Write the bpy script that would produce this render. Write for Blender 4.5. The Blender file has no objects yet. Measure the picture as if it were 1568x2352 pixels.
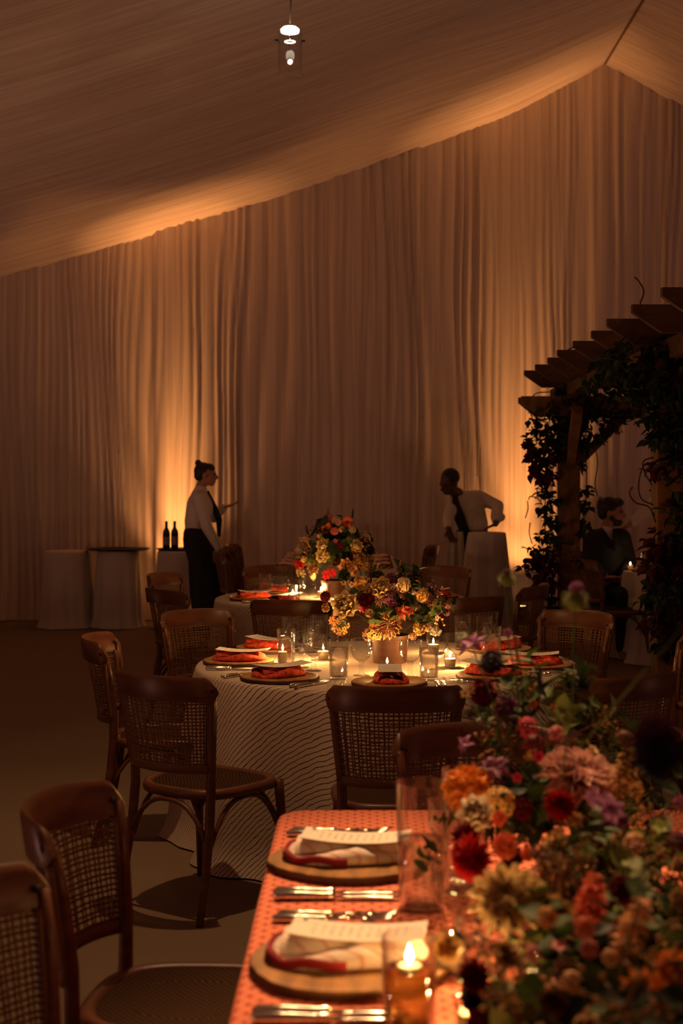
import bpy, bmesh, math, random
from math import sin, cos, pi, sqrt, atan2, radians, exp
from mathutils import Vector, Matrix, Euler

sc = bpy.context.scene
COL = sc.collection
RND = random.Random(7)

# ------------------------------------------------------------------ camera
FPX, VX, VY, EYE = 3267.0, 829.0, 1084.0, 1.62      # focal length in px, vanishing point, eye height
cam_d = bpy.data.cameras.new('camera')
cam_d.sensor_fit = 'VERTICAL'; cam_d.sensor_height = 36.0; cam_d.sensor_width = 24.0
cam_d.lens = FPX / 2352 * 36.0
cam_d.shift_x = (784 - VX) / 2352; cam_d.shift_y = (VY - 1176) / 2352
cam_d.dof.use_dof = True; cam_d.dof.focus_distance = 6.2; cam_d.dof.aperture_fstop = 3.6
cam_d.clip_start = 0.05
cam = bpy.data.objects.new('camera', cam_d); COL.objects.link(cam)
cam.location = (0, 0, EYE); cam.rotation_euler = (pi / 2, 0, 0)
sc.camera = cam
# ------------------------------------------------------------------ look
sc.view_settings.view_transform = 'Standard'; sc.view_settings.look = 'None'
sc.view_settings.gamma = 1.0; sc.view_settings.use_curve_mapping = False
sc.view_settings.exposure = 0.12
cy = sc.cycles
cy.max_bounces = 10; cy.diffuse_bounces = 4; cy.glossy_bounces = 4; cy.transmission_bounces = 8
cy.transparent_max_bounces = 24; cy.caustics_reflective = False; cy.caustics_refractive = False
cy.sample_clamp_indirect = 2.0
try: cy.use_denoising = True
except Exception: pass
w = bpy.data.worlds.new('evening'); sc.world = w; w.use_nodes = True
w.node_tree.nodes['Background'].inputs[0].default_value = (1.0, 0.45, 0.25, 1)
w.node_tree.nodes['Background'].inputs[1].default_value = 0.045

def light(name, kind, loc, power, color, target=None, size=0.05, spot=60, blend=0.5):
    d = bpy.data.lights.new(name, kind); d.energy = power; d.color = color
    if kind in ('POINT', 'SPOT'): d.shadow_soft_size = size
    if kind == 'SPOT': d.spot_size = radians(spot); d.spot_blend = blend
    o = bpy.data.objects.new(name, d); COL.objects.link(o); o.location = loc
    if target is not None:
        o.rotation_euler = (Vector(target) - Vector(loc)).to_track_quat('-Z', 'Y').to_euler()
    return o
AMBER = (1.0, 0.39, 0.105); WARM = (1.0, 0.56, 0.26); FLAME = (1.0, 0.50, 0.16); FILL_TINT = (1.0, 0.45, 0.32)
WALLY = 15.5
# wall washers: par cans standing on the floor by the drape (their housings are built below)
UPL = [(-2.02, 15.20, 900, 1), (1.70, 15.20, 1000, 1), (-5.2, 15.0, 70, 0), (6.0, 15.0, 150, 0), (9.0, 15.0, 300, 0)]
for x, y, p, vis in UPL:
    for ang, k in ((20, .38), (36, .5), (80, .13)):
        light('uplight_beam', 'SPOT', (x, y, 0.22), p * k, AMBER, (x + .03, y + 0.10, 3.2), 0.04, ang, 1.0)
# added ambient fill: unseen spots at the tent sides, bounced off the ceiling liner
for x, y, p in [(-6.2, 2.5, 330), (-6.2, 9.5, 130), (11, 2.5, 320), (11, 9.5, 200)]:
    light('fill_beam', 'SPOT', (x, y, 0.3), p, FILL_TINT, ((x + 2.64) / 2 , y + (2.8 if y > 5 else 0), 5.0), 0.15, 110, 1.0)
# lanterns hung from the ridge side (position, power)
LANT = [(-0.45, 9.0, 4.36, 50, 1), (-0.55, 5.15, 4.45, 165, 0), (1.3, 4.9, 4.7, 0, 0)]
for x, y, z, p, vis in LANT:
    if p: light('lantern_beam', 'SPOT', (x, y, z - 0.02), p, WARM, (x + .1, y - .3, 0), 0.03, 100, 0.8)

light('pin_spot', 'SPOT', (.75, 5.3, 4.7), 420, WARM, (.52, 2.55, .9), .03, 24, .8)  # added spot without a fixture, brightens the flower centrepiece
light('pin_spot', 'SPOT', (.15, 5.2, 4.6), 620, WARM, (.16, 2.72, .8), .03, 25, .8)

# ------------------------------------------------------------------ helpers
def PX(px, py, Y): return Vector(((px - VX) / FPX * Y, Y, EYE - (py - VY) / FPX * Y))
def ON(px, py, z): return PX(px, py, FPX * (EYE - z) / (py - VY))

def tag(o, label=None, cat=None, group=None, kind=None):
    if label: o['label'] = label
    if cat: o['category'] = cat
    if group: o['group'] = group
    if kind: o['kind'] = kind
    return o
def empty(name, loc, rz=0, label=None, cat=None, group=None):
    o = bpy.data.objects.new(name, None); COL.objects.link(o); o.empty_display_size = .05
    o.location = loc; o.rotation_euler = (0, 0, rz)
    return tag(o, label, cat, group)
def kids(o): return [c for c in bpy.data.objects if c.parent == o]
class Tree:   # a thing with its parts, remembered so that copies need no search
    def __init__(s, root, parts): s.root, s.parts = root, parts
def dup(tree, loc, rz, label, group=None, scale=None):
    r = tree.root.copy(); COL.objects.link(r); r.location = loc; r.rotation_euler = (0, 0, rz)
    r['label'] = label
    if group: r['group'] = group
    if scale: r.scale = (scale,) * 3
    m = {tree.root.name: r}
    for p in tree.parts:
        c = p.copy(); COL.objects.link(c); c.parent = m[p.parent.name]; m[p.name] = c
    return r

class MB:
    def __init__(s): s.v, s.f, s.uv, s.mi, s.cur = [], [], None, [], 0
    def add(s, vs, fs):
        b = len(s.v); s.v += [tuple(p) for p in vs]; s.f += [tuple(i + b for i in q) for q in fs]
        s.mi += [s.cur] * len(fs)
    def box(s, c, d, rz=0, M=None):
        x, y, z = d[0] / 2, d[1] / 2, d[2] / 2
        vs = [Vector(((-1) ** (i & 1) * -x, (-1) ** (i >> 1 & 1) * -y, (-1) ** (i >> 2 & 1) * -z)) for i in range(8)]
        R = M if M is not None else Matrix.Rotation(rz, 3, 'Z')
        vs = [R @ p + Vector(c) for p in vs]
        s.add(vs, [(0, 2, 3, 1), (4, 5, 7, 6), (0, 1, 5, 4), (2, 6, 7, 3), (0, 4, 6, 2), (1, 3, 7, 5)])
    def sweep(s, pts, sec, up=(0, 0, 1), closed=False, caps=True, scl=None):
        pts = [Vector(p) for p in pts]; n = len(pts); k = len(sec); vs = []
        for i, p in enumerate(pts):
            if closed: t = pts[(i + 1) % n] - pts[i - 1]
            else: t = pts[min(i + 1, n - 1)] - pts[max(i - 1, 0)]
            t.normalize(); u = Vector(up)
            if abs(t.dot(u)) > .98: u = Vector((0, 1, 0)) if abs(t.y) < .9 else Vector((1, 0, 0))
            a = t.cross(u).normalized(); b = a.cross(t).normalized(); q = scl[i] if scl else 1
            for (x, y) in sec: vs.append(p + a * x * q + b * y * q)
        fs = []
        for i in range(n if closed else n - 1):
            j = (i + 1) % n
            for e in range(k):
                g = (e + 1) % k; fs.append((i * k + e, i * k + g, j * k + g, j * k + e))
        if caps and not closed:
            fs.append(tuple(reversed(range(k)))); fs.append(tuple((n - 1) * k + e for e in range(k)))
        s.add(vs, fs)
    def tube(s, pts, r, seg=8, closed=False, caps=True, up=(0, 0, 1)):
        rr = r if isinstance(r, (list, tuple)) else [r] * len(pts)
        s.sweep(pts, [(cos(2 * pi * e / seg), sin(2 * pi * e / seg)) for e in range(seg)], up, closed, caps, rr)
    def lathe(s, prof, seg=24, c=(0, 0, 0), cap0=False, cap1=False, M=None):
        n = len(prof); vs = []
        for r, z in prof:
            for e in range(seg):
                p = Vector((r * cos(2 * pi * e / seg), r * sin(2 * pi * e / seg), z))
                if M is not None: p = M @ p
                vs.append(p + Vector(c))
        fs = [(i * seg + e, i * seg + (e + 1) % seg, (i + 1) * seg + (e + 1) % seg, (i + 1) * seg + e)
              for i in range(n - 1) for e in range(seg)]
        if cap0: fs.append(tuple(reversed(range(seg))))
        if cap1: fs.append(tuple((n - 1) * seg + e for e in range(seg)))
        s.add(vs, fs)
    def ball(s, c, r, seg=12, M=None):
        r = r if isinstance(r, (tuple, list)) else (r, r, r); n = max(6, seg * 2 // 3)
        vs = [Vector((0, 0, -r[2]))]; 
        for i in range(1, n):
            a = -pi / 2 + pi * i / n
            for e in range(seg): vs.append(Vector((r[0] * cos(a) * cos(2 * pi * e / seg), r[1] * cos(a) * sin(2 * pi * e / seg), r[2] * sin(a))))
        vs.append(Vector((0, 0, r[2])))
        if M is not None: vs = [M @ p for p in vs]
        vs = [p + Vector(c) for p in vs]; fs = []
        for e in range(seg):
            g = (e + 1) % seg; fs.append((0, 1 + g, 1 + e)); t = 1 + (n - 2) * seg
            fs.append((t + e, t + g, len(vs) - 1))
            for i in range(n - 2): fs.append((1 + i * seg + e, 1 + i * seg + g, 1 + (i + 1) * seg + g, 1 + (i + 1) * seg + e))
        s.add(vs, fs)
    def grid(s, fn, nu, nv, closeu=False):
        vs = [fn(i / (nu if closeu else nu), j / nv) for j in range(nv + 1) for i in range(nu + (0 if closeu else 1))]
        k = nu + (0 if closeu else 1)
        s.add(vs, [(j * k + i, j * k + (i + 1) % k, (j + 1) * k + (i + 1) % k, (j + 1) * k + i) for j in range(nv) for i in range(nu)])
    def build(s, name, mat, parent=None, loc=None, smooth=True, mats=None, me_only=False):
        me = bpy.data.meshes.new(name); me.from_pydata(s.v, [], s.f); me.update()
        for m in (mats or [mat]): me.materials.append(m)
        if mats: me.polygons.foreach_set('material_index', s.mi)
        me.polygons.foreach_set('use_smooth', [bool(smooth)] * len(me.polygons))
        if s.uv:
            l = me.uv_layers.new(name='UVMap')
            for lp in me.loops: l.data[lp.index].uv = s.uv[lp.vertex_index]
        if me_only: return me
        o = bpy.data.objects.new(name, me); COL.objects.link(o)
        if parent: o.parent = parent
        if loc is not None: o.location = loc
        return o
def sharp(o, ang=35):
    me = o.data if hasattr(o, 'data') else o
    bm = bmesh.new(); bm.from_mesh(me)
    for e in bm.edges:
        if len(e.link_faces) == 2 and e.calc_face_angle(0) > radians(ang): e.smooth = False
    bm.to_mesh(me); bm.free(); return o
def bevel(o, w=.004, n=2):
    m = o.modifiers.new('b', 'BEVEL'); m.width = w; m.segments = n; m.limit_method = 'ANGLE'; return o

# ------------------------------------------------------------------ materials
def mat(name, color, rough=.6, metal=0, spec=.5, noise=None, bump=None, trans=0, sheen=0, sss=0):
    m = bpy.data.materials.new(name); m.use_nodes = True; N = m.node_tree.nodes; L = m.node_tree.links
    b = N['Principled BSDF']; b.inputs['Roughness'].default_value = rough; b.inputs['Metallic'].default_value = metal
    b.inputs['Specular IOR Level'].default_value = spec
    b.inputs['Base Color'].default_value = (*color, 1)
    if sheen: b.inputs['Sheen Weight'].default_value = sheen
    if sss: b.inputs['Subsurface Weight'].default_value = sss; b.inputs['Subsurface Radius'].default_value = (.02, .008, .003)
    tc = N.new('ShaderNodeTexCoord')
    if noise:                     # (scale, amount, stretch xyz)
        sclv, amt, st = noise
        mp = N.new('ShaderNodeMapping'); mp.inputs['Scale'].default_value = st; L.new(tc.outputs['Object'], mp.inputs[0])
        t = N.new('ShaderNodeTexNoise'); t.inputs['Scale'].default_value = sclv; t.inputs['Detail'].default_value = 5
        L.new(mp.outputs[0], t.inputs['Vector'])
        r = N.new('ShaderNodeValToRGB'); r.color_ramp.elements[0].position = .3; r.color_ramp.elements[1].position = .72
        r.color_ramp.elements[0].color = (*[max(0, c * (1 - amt)) for c in color], 1)
        r.color_ramp.elements[1].color = (*[min(1, c * (1 + amt)) for c in color], 1)
        L.new(t.outputs[0], r.inputs[0]); L.new(r.outputs[0], b.inputs['Base Color'])
    if bump:                      # (scale, strength, stretch)
        mp = N.new('ShaderNodeMapping'); mp.inputs['Scale'].default_value = bump[2]; L.new(tc.outputs['Object'], mp.inputs[0])
        t = N.new('ShaderNodeTexNoise'); t.inputs['Scale'].default_value = bump[0]; L.new(mp.outputs[0], t.inputs['Vector'])
        bp = N.new('ShaderNodeBump'); bp.inputs['Strength'].default_value = bump[1]; bp.inputs['Distance'].default_value = .01
        L.new(t.outputs[0], bp.inputs['Height']); L.new(bp.outputs[0], b.inputs['Normal'])
    if trans:
        o = N['Material Output']; tr = N.new('ShaderNodeBsdfTranslucent'); mx = N.new('ShaderNodeMixShader')
        tr.inputs[0].default_value = (*color, 1); mx.inputs[0].default_value = trans
        L.new(b.outputs[0], mx.inputs[1]); L.new(tr.outputs[0], mx.inputs[2]); L.new(mx.outputs[0], o.inputs[0])
    return m
def emis(name, color, strength):
    m = bpy.data.materials.new(name); m.use_nodes = True; b = m.node_tree.nodes['Principled BSDF']
    b.inputs['Base Color'].default_value = (*color, 1); b.inputs['Emission Color'].default_value = (*color, 1)
    b.inputs['Emission Strength'].default_value = strength; return m
def glassy(name, tint=(1, 1, 1), ior=1.5, cut=0, refr=0):
    m = bpy.data.materials.new(name); m.use_nodes = True; N = m.node_tree.nodes; L = m.node_tree.links
    N.remove(N['Principled BSDF']); o = N['Material Output']
    lw = N.new('ShaderNodeLayerWeight'); pw = N.new('ShaderNodeMath'); pw.operation = 'POWER'; pw.inputs[1].default_value = 3.6; L.new(lw.outputs['Facing'], pw.inputs[0])
    fr = N.new('ShaderNodeMath'); fr.operation = 'MULTIPLY_ADD'; fr.inputs[1].default_value = .95; fr.inputs[2].default_value = ((ior - 1) / (ior + 1)) ** 2; L.new(pw.outputs[0], fr.inputs[0])
    tr = N.new('ShaderNodeBsdfTransparent'); tr.inputs[0].default_value = (*tint, 1)
    gl = N.new('ShaderNodeBsdfGlossy'); gl.inputs['Roughness'].default_value = .03
    last = tr
    if refr:
        rf = N.new('ShaderNodeBsdfRefraction'); rf.inputs[0].default_value = (*tint, 1); rf.inputs['IOR'].default_value = 1.33; rf.inputs['Roughness'].default_value = .06
        m2 = N.new('ShaderNodeMixShader'); m2.inputs[0].default_value = refr
        L.new(tr.outputs[0], m2.inputs[1]); L.new(rf.outputs[0], m2.inputs[2]); last = m2
    mx = N.new('ShaderNodeMixShader'); L.new(fr.outputs[0], mx.inputs[0]); L.new(last.outputs[0], mx.inputs[1])
    L.new(gl.outputs[0], mx.inputs[2]); L.new(mx.outputs[0], o.inputs[0])
    if cut:
        tc = N.new('ShaderNodeTexCoord'); v = N.new('ShaderNodeTexVoronoi'); v.inputs['Scale'].default_value = 95
        L.new(tc.outputs['Object'], v.inputs['Vector']); bp = N.new('ShaderNodeBump')
        bp.inputs['Strength'].default_value = cut; bp.inputs['Distance'].default_value = .004
        L.new(v.outputs[0], bp.inputs['Height']); L.new(bp.outputs[0], gl.inputs['Normal']); L.new(bp.outputs[0], lw.inputs['Normal'])
    return m

MAT = {}
MAT['wood'] = mat('bentwood', (.13, .042, .015), .38, noise=(6, .35, (1, 1, 6)))
MAT['cane'] = mat('woven_cane', (.16, .062, .023), .55)
MAT['black'] = mat('black_cloth', (.012, .011, .011), .85)
MAT['bolt'] = mat('dark_bolt', (.02, .012, .01), .5)
MAT['silver'] = mat('silver', (.78, .70, .58), .18, 1)
MAT['glass'] = glassy('clear_glass', (.97, .97, .97), 1.45)
MAT['cut'] = glassy('cut_glass', (.95, .95, .95), 1.5, cut=.9)
MAT['water'] = glassy('water', (.96, .95, .93), 1.33, refr=.35)
MAT['wax'] = mat('candle_wax', (.95, .82, .55), .5, trans=.55)
MAT['flame'] = emis('candle_flame', (1.0, .66, .28), 38)
MAT['wick'] = mat('wick', (.02, .015, .01), .9)
MAT['charger'] = mat('live_edge_wood', (.36, .17, .045), .4, noise=(5, .45, (1, 6, 1)))
MAT['bark'] = mat('dark_bark_edge', (.07, .03, .012), .8)
MAT['paper'] = None
MAT['terra'] = mat('planter_wood', (.085, .028, .010), .6, noise=(9, .25, (1, 1, 5)))
MAT['linen'] = mat('white_linen', (.60, .55, .50), .9, sheen=.2)
MAT['tray'] = mat('black_tray', (.015, .012, .012), .35)
MAT['bottle'] = mat('dark_bottle_glass', (.012, .016, .008), .08, spec=.8)
MAT['label'] = mat('bottle_label', (.35, .30, .25), .7)
# ------------------------------------------------------------------ the tent: floor, ceiling liner, drapes
X0, X1, RX = -7.0, 12.2, 2.64
PROF = [(0, 6.05), (1.12, 5.52), (2.45, 5.05), (3.73, 4.62), (4.91, 4.26), (6.57, 3.80), (9.7, 3.0)]
def roofz(x):
    d = abs(x - RX)
    for (a, za), (b, zb) in zip(PROF, PROF[1:]):
        if d <= b: return za + (zb - za) * (d - a) / (b - a)
    return PROF[-1][1]
def smooth_roof(x): return sum(roofz(x + k) for k in (-.3, -.15, 0, .15, .3)) / 5 if abs(x - RX) > .35 else roofz(x)

# floor: sisal weave
m = bpy.data.materials.new('sisal_carpet'); m.use_nodes = True; N = m.node_tree.nodes; L = m.node_tree.links
b = N['Principled BSDF']; b.inputs['Roughness'].default_value = .95; b.inputs['Specular IOR Level'].default_value = .1
tc = N.new('ShaderNodeTexCoord'); mp = N.new('ShaderNodeMapping'); mp.inputs['Rotation'].default_value = (0, 0, .62)
L.new(tc.outputs['Object'], mp.inputs[0])
wv = N.new('ShaderNodeTexWave'); wv.inputs['Scale'].default_value = 36; wv.inputs['Distortion'].default_value = 1.2
wv.inputs['Detail Scale'].default_value = 3; L.new(mp.outputs[0], wv.inputs[0])
mp2 = N.new('ShaderNodeMapping'); mp2.inputs['Rotation'].default_value = (0, 0, -.9); L.new(tc.outputs['Object'], mp2.inputs[0])
wv2 = N.new('ShaderNodeTexWave'); wv2.inputs['Scale'].default_value = 46; L.new(mp2.outputs[0], wv2.inputs[0])
ml = N.new('ShaderNodeMath'); ml.operation = 'MULTIPLY'; L.new(wv.outputs['Fac'], ml.inputs[0]); L.new(wv2.outputs['Fac'], ml.inputs[1])
r = N.new('ShaderNodeValToRGB'); r.color_ramp.elements[0].color = (.17, .115, .075, 1); r.color_ramp.elements[1].color = (.42, .32, .21, 1)
L.new(ml.outputs[0], r.inputs[0])
ns = N.new('ShaderNodeTexNoise'); ns.inputs['Scale'].default_value = .9; L.new(tc.outputs['Object'], ns.inputs['Vector'])
mr = N.new('ShaderNodeMapRange'); mr.inputs[3].default_value = .85; mr.inputs[4].default_value = 1.15; L.new(ns.outputs[0], mr.inputs[0])
vm = N.new('ShaderNodeVectorMath'); vm.operation = 'SCALE'; L.new(r.outputs[0], vm.inputs[0]); L.new(mr.outputs[0], vm.inputs['Scale'])
L.new(vm.outputs[0], b.inputs['Base Color'])
bp = N.new('ShaderNodeBump'); bp.inputs['Strength'].default_value = .5; bp.inputs['Distance'].default_value = .004
L.new(ml.outputs[0], bp.inputs['Height']); L.new(bp.outputs[0], b.inputs['Normal'])
MAT['floor'] = m
q = MB(); q.box(((X0 + X1) / 2, 6.6, -.05), (X1 - X0 + .6, 18.6, .1)); tag(q.build('floor', m, smooth=False), kind='structure')

def drape_mat(name, vertical):
    m = mat(name, (.66, .56, .50), .9, spec=.1, sheen=.15)
    N = m.node_tree.nodes; L = m.node_tree.links; b = N['Principled BSDF']; tc = N['Texture Coordinate']
    mp = N.new('ShaderNodeMapping'); mp.inputs['Scale'].default_value = (9, 1, .12) if vertical else (.12, 9, 1)
    L.new(tc.outputs['Object'], mp.inputs[0]); t = N.new('ShaderNodeTexNoise'); t.inputs['Scale'].default_value = 2.2
    t.inputs['Detail'].default_value = 6; t.inputs['Roughness'].default_value = .7; L.new(mp.outputs[0], t.inputs['Vector'])
    r = N.new('ShaderNodeValToRGB'); r.color_ramp.elements[0].position = .3; r.color_ramp.elements[1].position = .7
    r.color_ramp.elements[0].color = (.50, .40, .35, 1); r.color_ramp.elements[1].color = (.80, .70, .64, 1)
    L.new(t.outputs[0], r.inputs[0]); L.new(r.outputs[0], b.inputs['Base Color'])
    mp2 = N.new('ShaderNodeMapping'); mp2.inputs['Scale'].default_value = (60, 1, .3) if vertical else (.3, 60, 1)
    L.new(tc.outputs['Object'], mp2.inputs[0]); t2 = N.new('ShaderNodeTexNoise'); t2.inputs['Scale'].default_value = 1.0
    L.new(mp2.outputs[0], t2.inputs['Vector']); bp = N.new('ShaderNodeBump'); bp.inputs['Strength'].default_value = .35
    bp.inputs['Distance'].default_value = .01; L.new(t2.outputs[0], bp.inputs['Height']); L.new(bp.outputs[0], b.inputs['Normal'])
    return m
MAT['drape'] = drape_mat('sheer_drape', True); MAT['liner'] = drape_mat('ceiling_liner', False)

rd = random.Random(3)
def pleats(length, lo, hi, amin, amax):
    s, out = 0, []
    while s < length + 1:
        wd = rd.uniform(lo, hi) * (1 if rd.random() < .75 else 1.9); out.append((s, wd, rd.uniform(amin, amax))); s += wd
    return out
def pleat_at(P, s):
    lo, hi = 0, len(P) - 1
    while lo < hi:
        k = (lo + hi + 1) // 2
        if P[k][0] <= s: lo = k
        else: hi = k - 1
    a, wd, am = P[lo]; t = (s - a) / wd
    return am * (sin(pi * min(max(t, 0), 1)) ** .7)
def sg(t): return 1 / (1 + exp(-max(-40, min(40, t))))
def drape_wall(name, p0, p1, nrm, top, P, amp=1, seams=()):
    p0, p1 = Vector(p0), Vector(p1); Lh = (p1 - p0).length; d = (p1 - p0) / Lh; nrm = Vector(nrm)
    nu = int(Lh / .016); nv = 14; q = MB()
    def fn(u, v):
        s = u * Lh; bp_ = p0 + d * s; zt = top(bp_.x) + .06
        z = .012 + (zt - .012) * v
        drift = .10 * sin(s * 1.3 + z * .5) * (1 - z / 6) + .03 * sin(s * 5 + z * 1.7)
        o = pleat_at(P, s + 1 * drift + .5) * amp * (1 + .25 * sin(s * 2.1 + z * .9))
        for (sx, w_, dp) in seams: o += dp * sg((s - sx) / .012) - dp * sg((s - sx - w_) / .25)
        if z < .25: o += (.25 - z) * .35 * (.6 + .4 * sin(s * 9))
        return bp_ + nrm * o + Vector((0, 0, z))
    q.grid(fn, nu, nv); o = q.build(name, MAT['drape']); tag(o, kind='structure'); return o
drape_wall('wall_back', (X0, WALLY, 0), (X1, WALLY, 0), (0, -1, 0), smooth_roof, pleats(20, .05, .12, .012, .05), 1,
           [(-2.24 - X0, .5, .07), (2.50 - X0, .4, .06)])
drape_wall('wall_left', (X0, -2.6, 0), (X0, WALLY, 0), (1, 0, 0), lambda x: 3.0, pleats(20, .08, .2, .02, .06))
drape_wall('wall_right', (X1, -2.6, 0), (X1, WALLY, 0), (-1, 0, 0), lambda x: 3.0, pleats(20, .08, .2, .02, .06))
# ceiling liner: gathered fabric slung between the arches
PC = pleats(20, .10, .26, .004, .022)
ARCH = [-2.6, 1.4, 5.4, 9.4, 12.5, 15.6]
def ceil_pt(x, y):
    z = smooth_roof(x)
    for a, c in zip(ARCH, ARCH[1:]):
        if a <= y <= c:
            t = (y - a) / (c - a); sg = .26 * min(1, abs(x - RX) / 2.2)
            z += sg * (abs(2 * t - 1) ** 2.2) * .9 - sg * .0
            if c > 15: z = smooth_roof(x) + sg * ((1 - t) ** 2 * .9 + .02) - .10 * exp(-(c - y) / .25) * min(1, abs(x - RX))
    z -= pleat_at(PC, y + 3 + .05 * sin(x * .8 + y)) * min(1, .25 + abs(x - RX) / 2)
    return Vector((x, y, z))
q = MB(); nx = 84; ys = int(18.2 / .028)
q.grid(lambda u, v: ceil_pt(X0 + (RX - X0) * u, -2.6 + 18.2 * v), nx // 2, ys)
q.grid(lambda u, v: ceil_pt(RX + (X1 - RX) * u, -2.6 + 18.2 * v), nx // 2, ys)
tag(q.build('ceiling', MAT['liner']), kind='structure')
# thin dark tube that paints in the shade of the ridge crease
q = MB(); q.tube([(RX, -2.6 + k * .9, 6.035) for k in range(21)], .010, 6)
tag(q.build('ridge_crease_1', mat('ridge_crease_shade', (.16, .09, .06), .9)), kind='structure')
# ------------------------------------------------------------------ bentwood chair with a barrel cane back (faces +Y)
def back_pt(t, z, off=0):      # t -1..1 across the back, z height; off = outward offset
    k = (z - .53) / .35
    hw = .192 + .038 * k; sg = .082 + .030 * k; y0 = -.19 - .035 * k
    a = t * 1.18
    x = hw * sin(a) / sin(1.18); y = y0 - sg * (cos(a) - cos(1.18)) / (1 - cos(1.18))
    n = Vector((sin(a) * sg * 3, -cos(a) * .3, 0)).normalized()
    return Vector((x, y, z)) + n * off
def make_chair():
    root = empty('bentwood_chair', (0, 0, 0)); parts = []
    def P(o): parts.append(o); return o
    W = MAT['wood']
    # seat frame + cane seat
    def seat_ring(k, z):
        a = 2 * pi * k; c, s_ = cos(a), sin(a)
        x = .215 * abs(c) ** .62 * (1 if c > 0 else -1); y = .205 * abs(s_) ** .62 * (1 if s_ > 0 else -1)
        x *= 1 + .10 * (y / .2); return Vector((x, y, z))
    q = MB(); q.sweep([seat_ring(i / 40, .443) for i in range(40)], [(-.026, -.017), (.008, -.017), (.012, 0), (.008, .015), (-.008, .019), (-.026, .012)], closed=True)
    P(q.build('seat_frame', W, root))
    q = MB(); q.v.append((0, 0, .448))
    for r in (1 / 3, 2 / 3, .93):
        for i in range(40):
            p = seat_ring(i / 40, 0); q.v.append((p.x * r, p.y * r, .448 + .008 * r))
    fs = [(0, 1 + i, 1 + (i + 1) % 40) for i in range(40)]
    for j in range(2):
        fs += [(1 + j * 40 + i, 1 + (j + 1) * 40 + i, 1 + (j + 1) * 40 + (i + 1) % 40, 1 + j * 40 + (i + 1) % 40) for i in range(40)]
    q.f = fs; q.mi = [0] * len(fs)
    P(q.build('cane_seat', MAT['seatcane'], root))
    # rear posts run from foot to rail; front legs
    for s in (-1, 1):
        q = MB()
        pts = [(s * .205, -.275, 0), (s * .198, -.235, .15), (s * .190, -.205, .32), (s * .186, -.192, .46), (s * .190, -.192, .58), (s * .208, -.205, .74), (s * .222, -.222, .835)]
        q.tube(pts, [.0135, .0155, .0175, .018, .0165, .0145, .013], 8, up=(0, 1, 0)); P(q.build('rear_leg', W, root))
        q = MB(); q.tube([(s * .222, .215, 0), (s * .213, .200, .2), (s * .205, .185, .40), (s * .203, .182, .445)], [.0125, .0155, .019, .019], 8, up=(0, 1, 0))
        P(q.build('front_leg', W, root))
    # bentwood arches under the seat
    def arch(a, c, apex):
        a, c = Vector(a), Vector(c); pts = []
        for i in range(13):
            t = i / 12; p = a.lerp(c, t); p.z = a.z + (apex - a.z) * (1 - abs(2 * t - 1) ** 2.6); pts.append(p)
        return pts
    for pa, pb in [((-.197, -.215, .26), (.197, -.215, .26)), ((-.21, .185, .26), (.21, .185, .26)),
                   ((-.19, -.20, .26), (-.205, .18, .26)), ((.19, -.20, .26), (.205, .18, .26))]:
        q = MB(); q.tube(arch(pa, pb, .418), .0095, 6, up=(0, 0, 1)); P(q.build('bentwood_brace', W, root))
    # rail
    n = 26; q = MB(); ring = []
    for i in range(n + 1):
        t = -1.06 + 2.12 * i / n; e = 1 - max(0, (abs(t) - .9) / .16) ** 2 * .75
        z = .838 + .010 * (1 - t * t); h = .046 * e
        lean = -.012
        inner, outer = back_pt(t, z, -.011), back_pt(t, z, .013)
        for (p, dz, dl) in ((inner, -h, 0), (outer, -h, 0), (outer + Vector((0, lean, 0)), h * .7, .0), (outer.lerp(inner, .45) + Vector((0, lean * 1.4, 0)), h, 0), (inner + Vector((0, lean, 0)), h * .75, 0)):
            ring.append(Vector((p.x, p.y, p.z + dz)))
    fs = [(i * 5 + e, i * 5 + (e + 1) % 5, (i + 1) * 5 + (e + 1) % 5, (i + 1) * 5 + e) for i in range(n) for e in range(5)]
    fs += [(4, 3, 2, 1, 0), tuple(n * 5 + e for e in range(5))]
    q.add(ring, fs); rail = P(sharp(q.build('top_rail', W, root), 60))
    for s in (-1, 1):
        q = MB(); c = back_pt(s * .93, .838, 0); d = (back_pt(s * .93, .838, .018) - c); q.tube([c - d, c + d], .0075, 8); P(q.build('bolt', MAT['bolt'], rail))
    # side stiles wound with cane, and lower rail
    for s in (-1, 1):
        q = MB(); q.sweep([back_pt(s * (.95), .545 + i * .0255, 0) for i in range(11)], [(-.016, -.009), (.016, -.009), (.016, .009), (-.016, .009)], up=(0, 1, 0)); P(q.build('wrapped_stile', MAT['cane'], root))
    q = MB(); q.sweep([back_pt(-.97 + 1.94 * i / 16, .548, 0) for i in range(17)], [(-.008, -.016), (.008, -.016), (.008, .016), (-.008, .016)]); P(q.build('lower_rail', MAT['cane'], root))
    # cane lattice
    q = MB(); sr = random.Random(5)
    for i in range(30):
        t = -.9 + 1.8 * i / 29; o = .0025 if i % 2 else -.0025; w_ = .0026 if i % 3 else .0034
        q.sweep([back_pt(t + sr.uniform(-.006, .006), .558 + .245 * j / 7, o) for j in range(8)], [(-w_, -.0012), (w_, -.0012), (w_, .0012), (-w_, .0012)], up=(0, 1, 0), caps=False)
    for i in range(19):
        z = .566 + .235 * i / 18; o = .0025 if i % 2 else -.0025
        q.sweep([back_pt(-.93 + 1.86 * j / 18, z + sr.uniform(-.0012, .0012), o) for j in range(19)], [(-.0012, -.0026), (.0012, -.0026), (.0012, .0026), (-.0012, .0026)], caps=False)
    P(q.build('cane_back', MAT['cane'], root, smooth=False))
    tag(root, 'x', 'chair'); return Tree(root, parts)
m = mat('seat_cane', (.16, .07, .028), .75, spec=.08)
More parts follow.
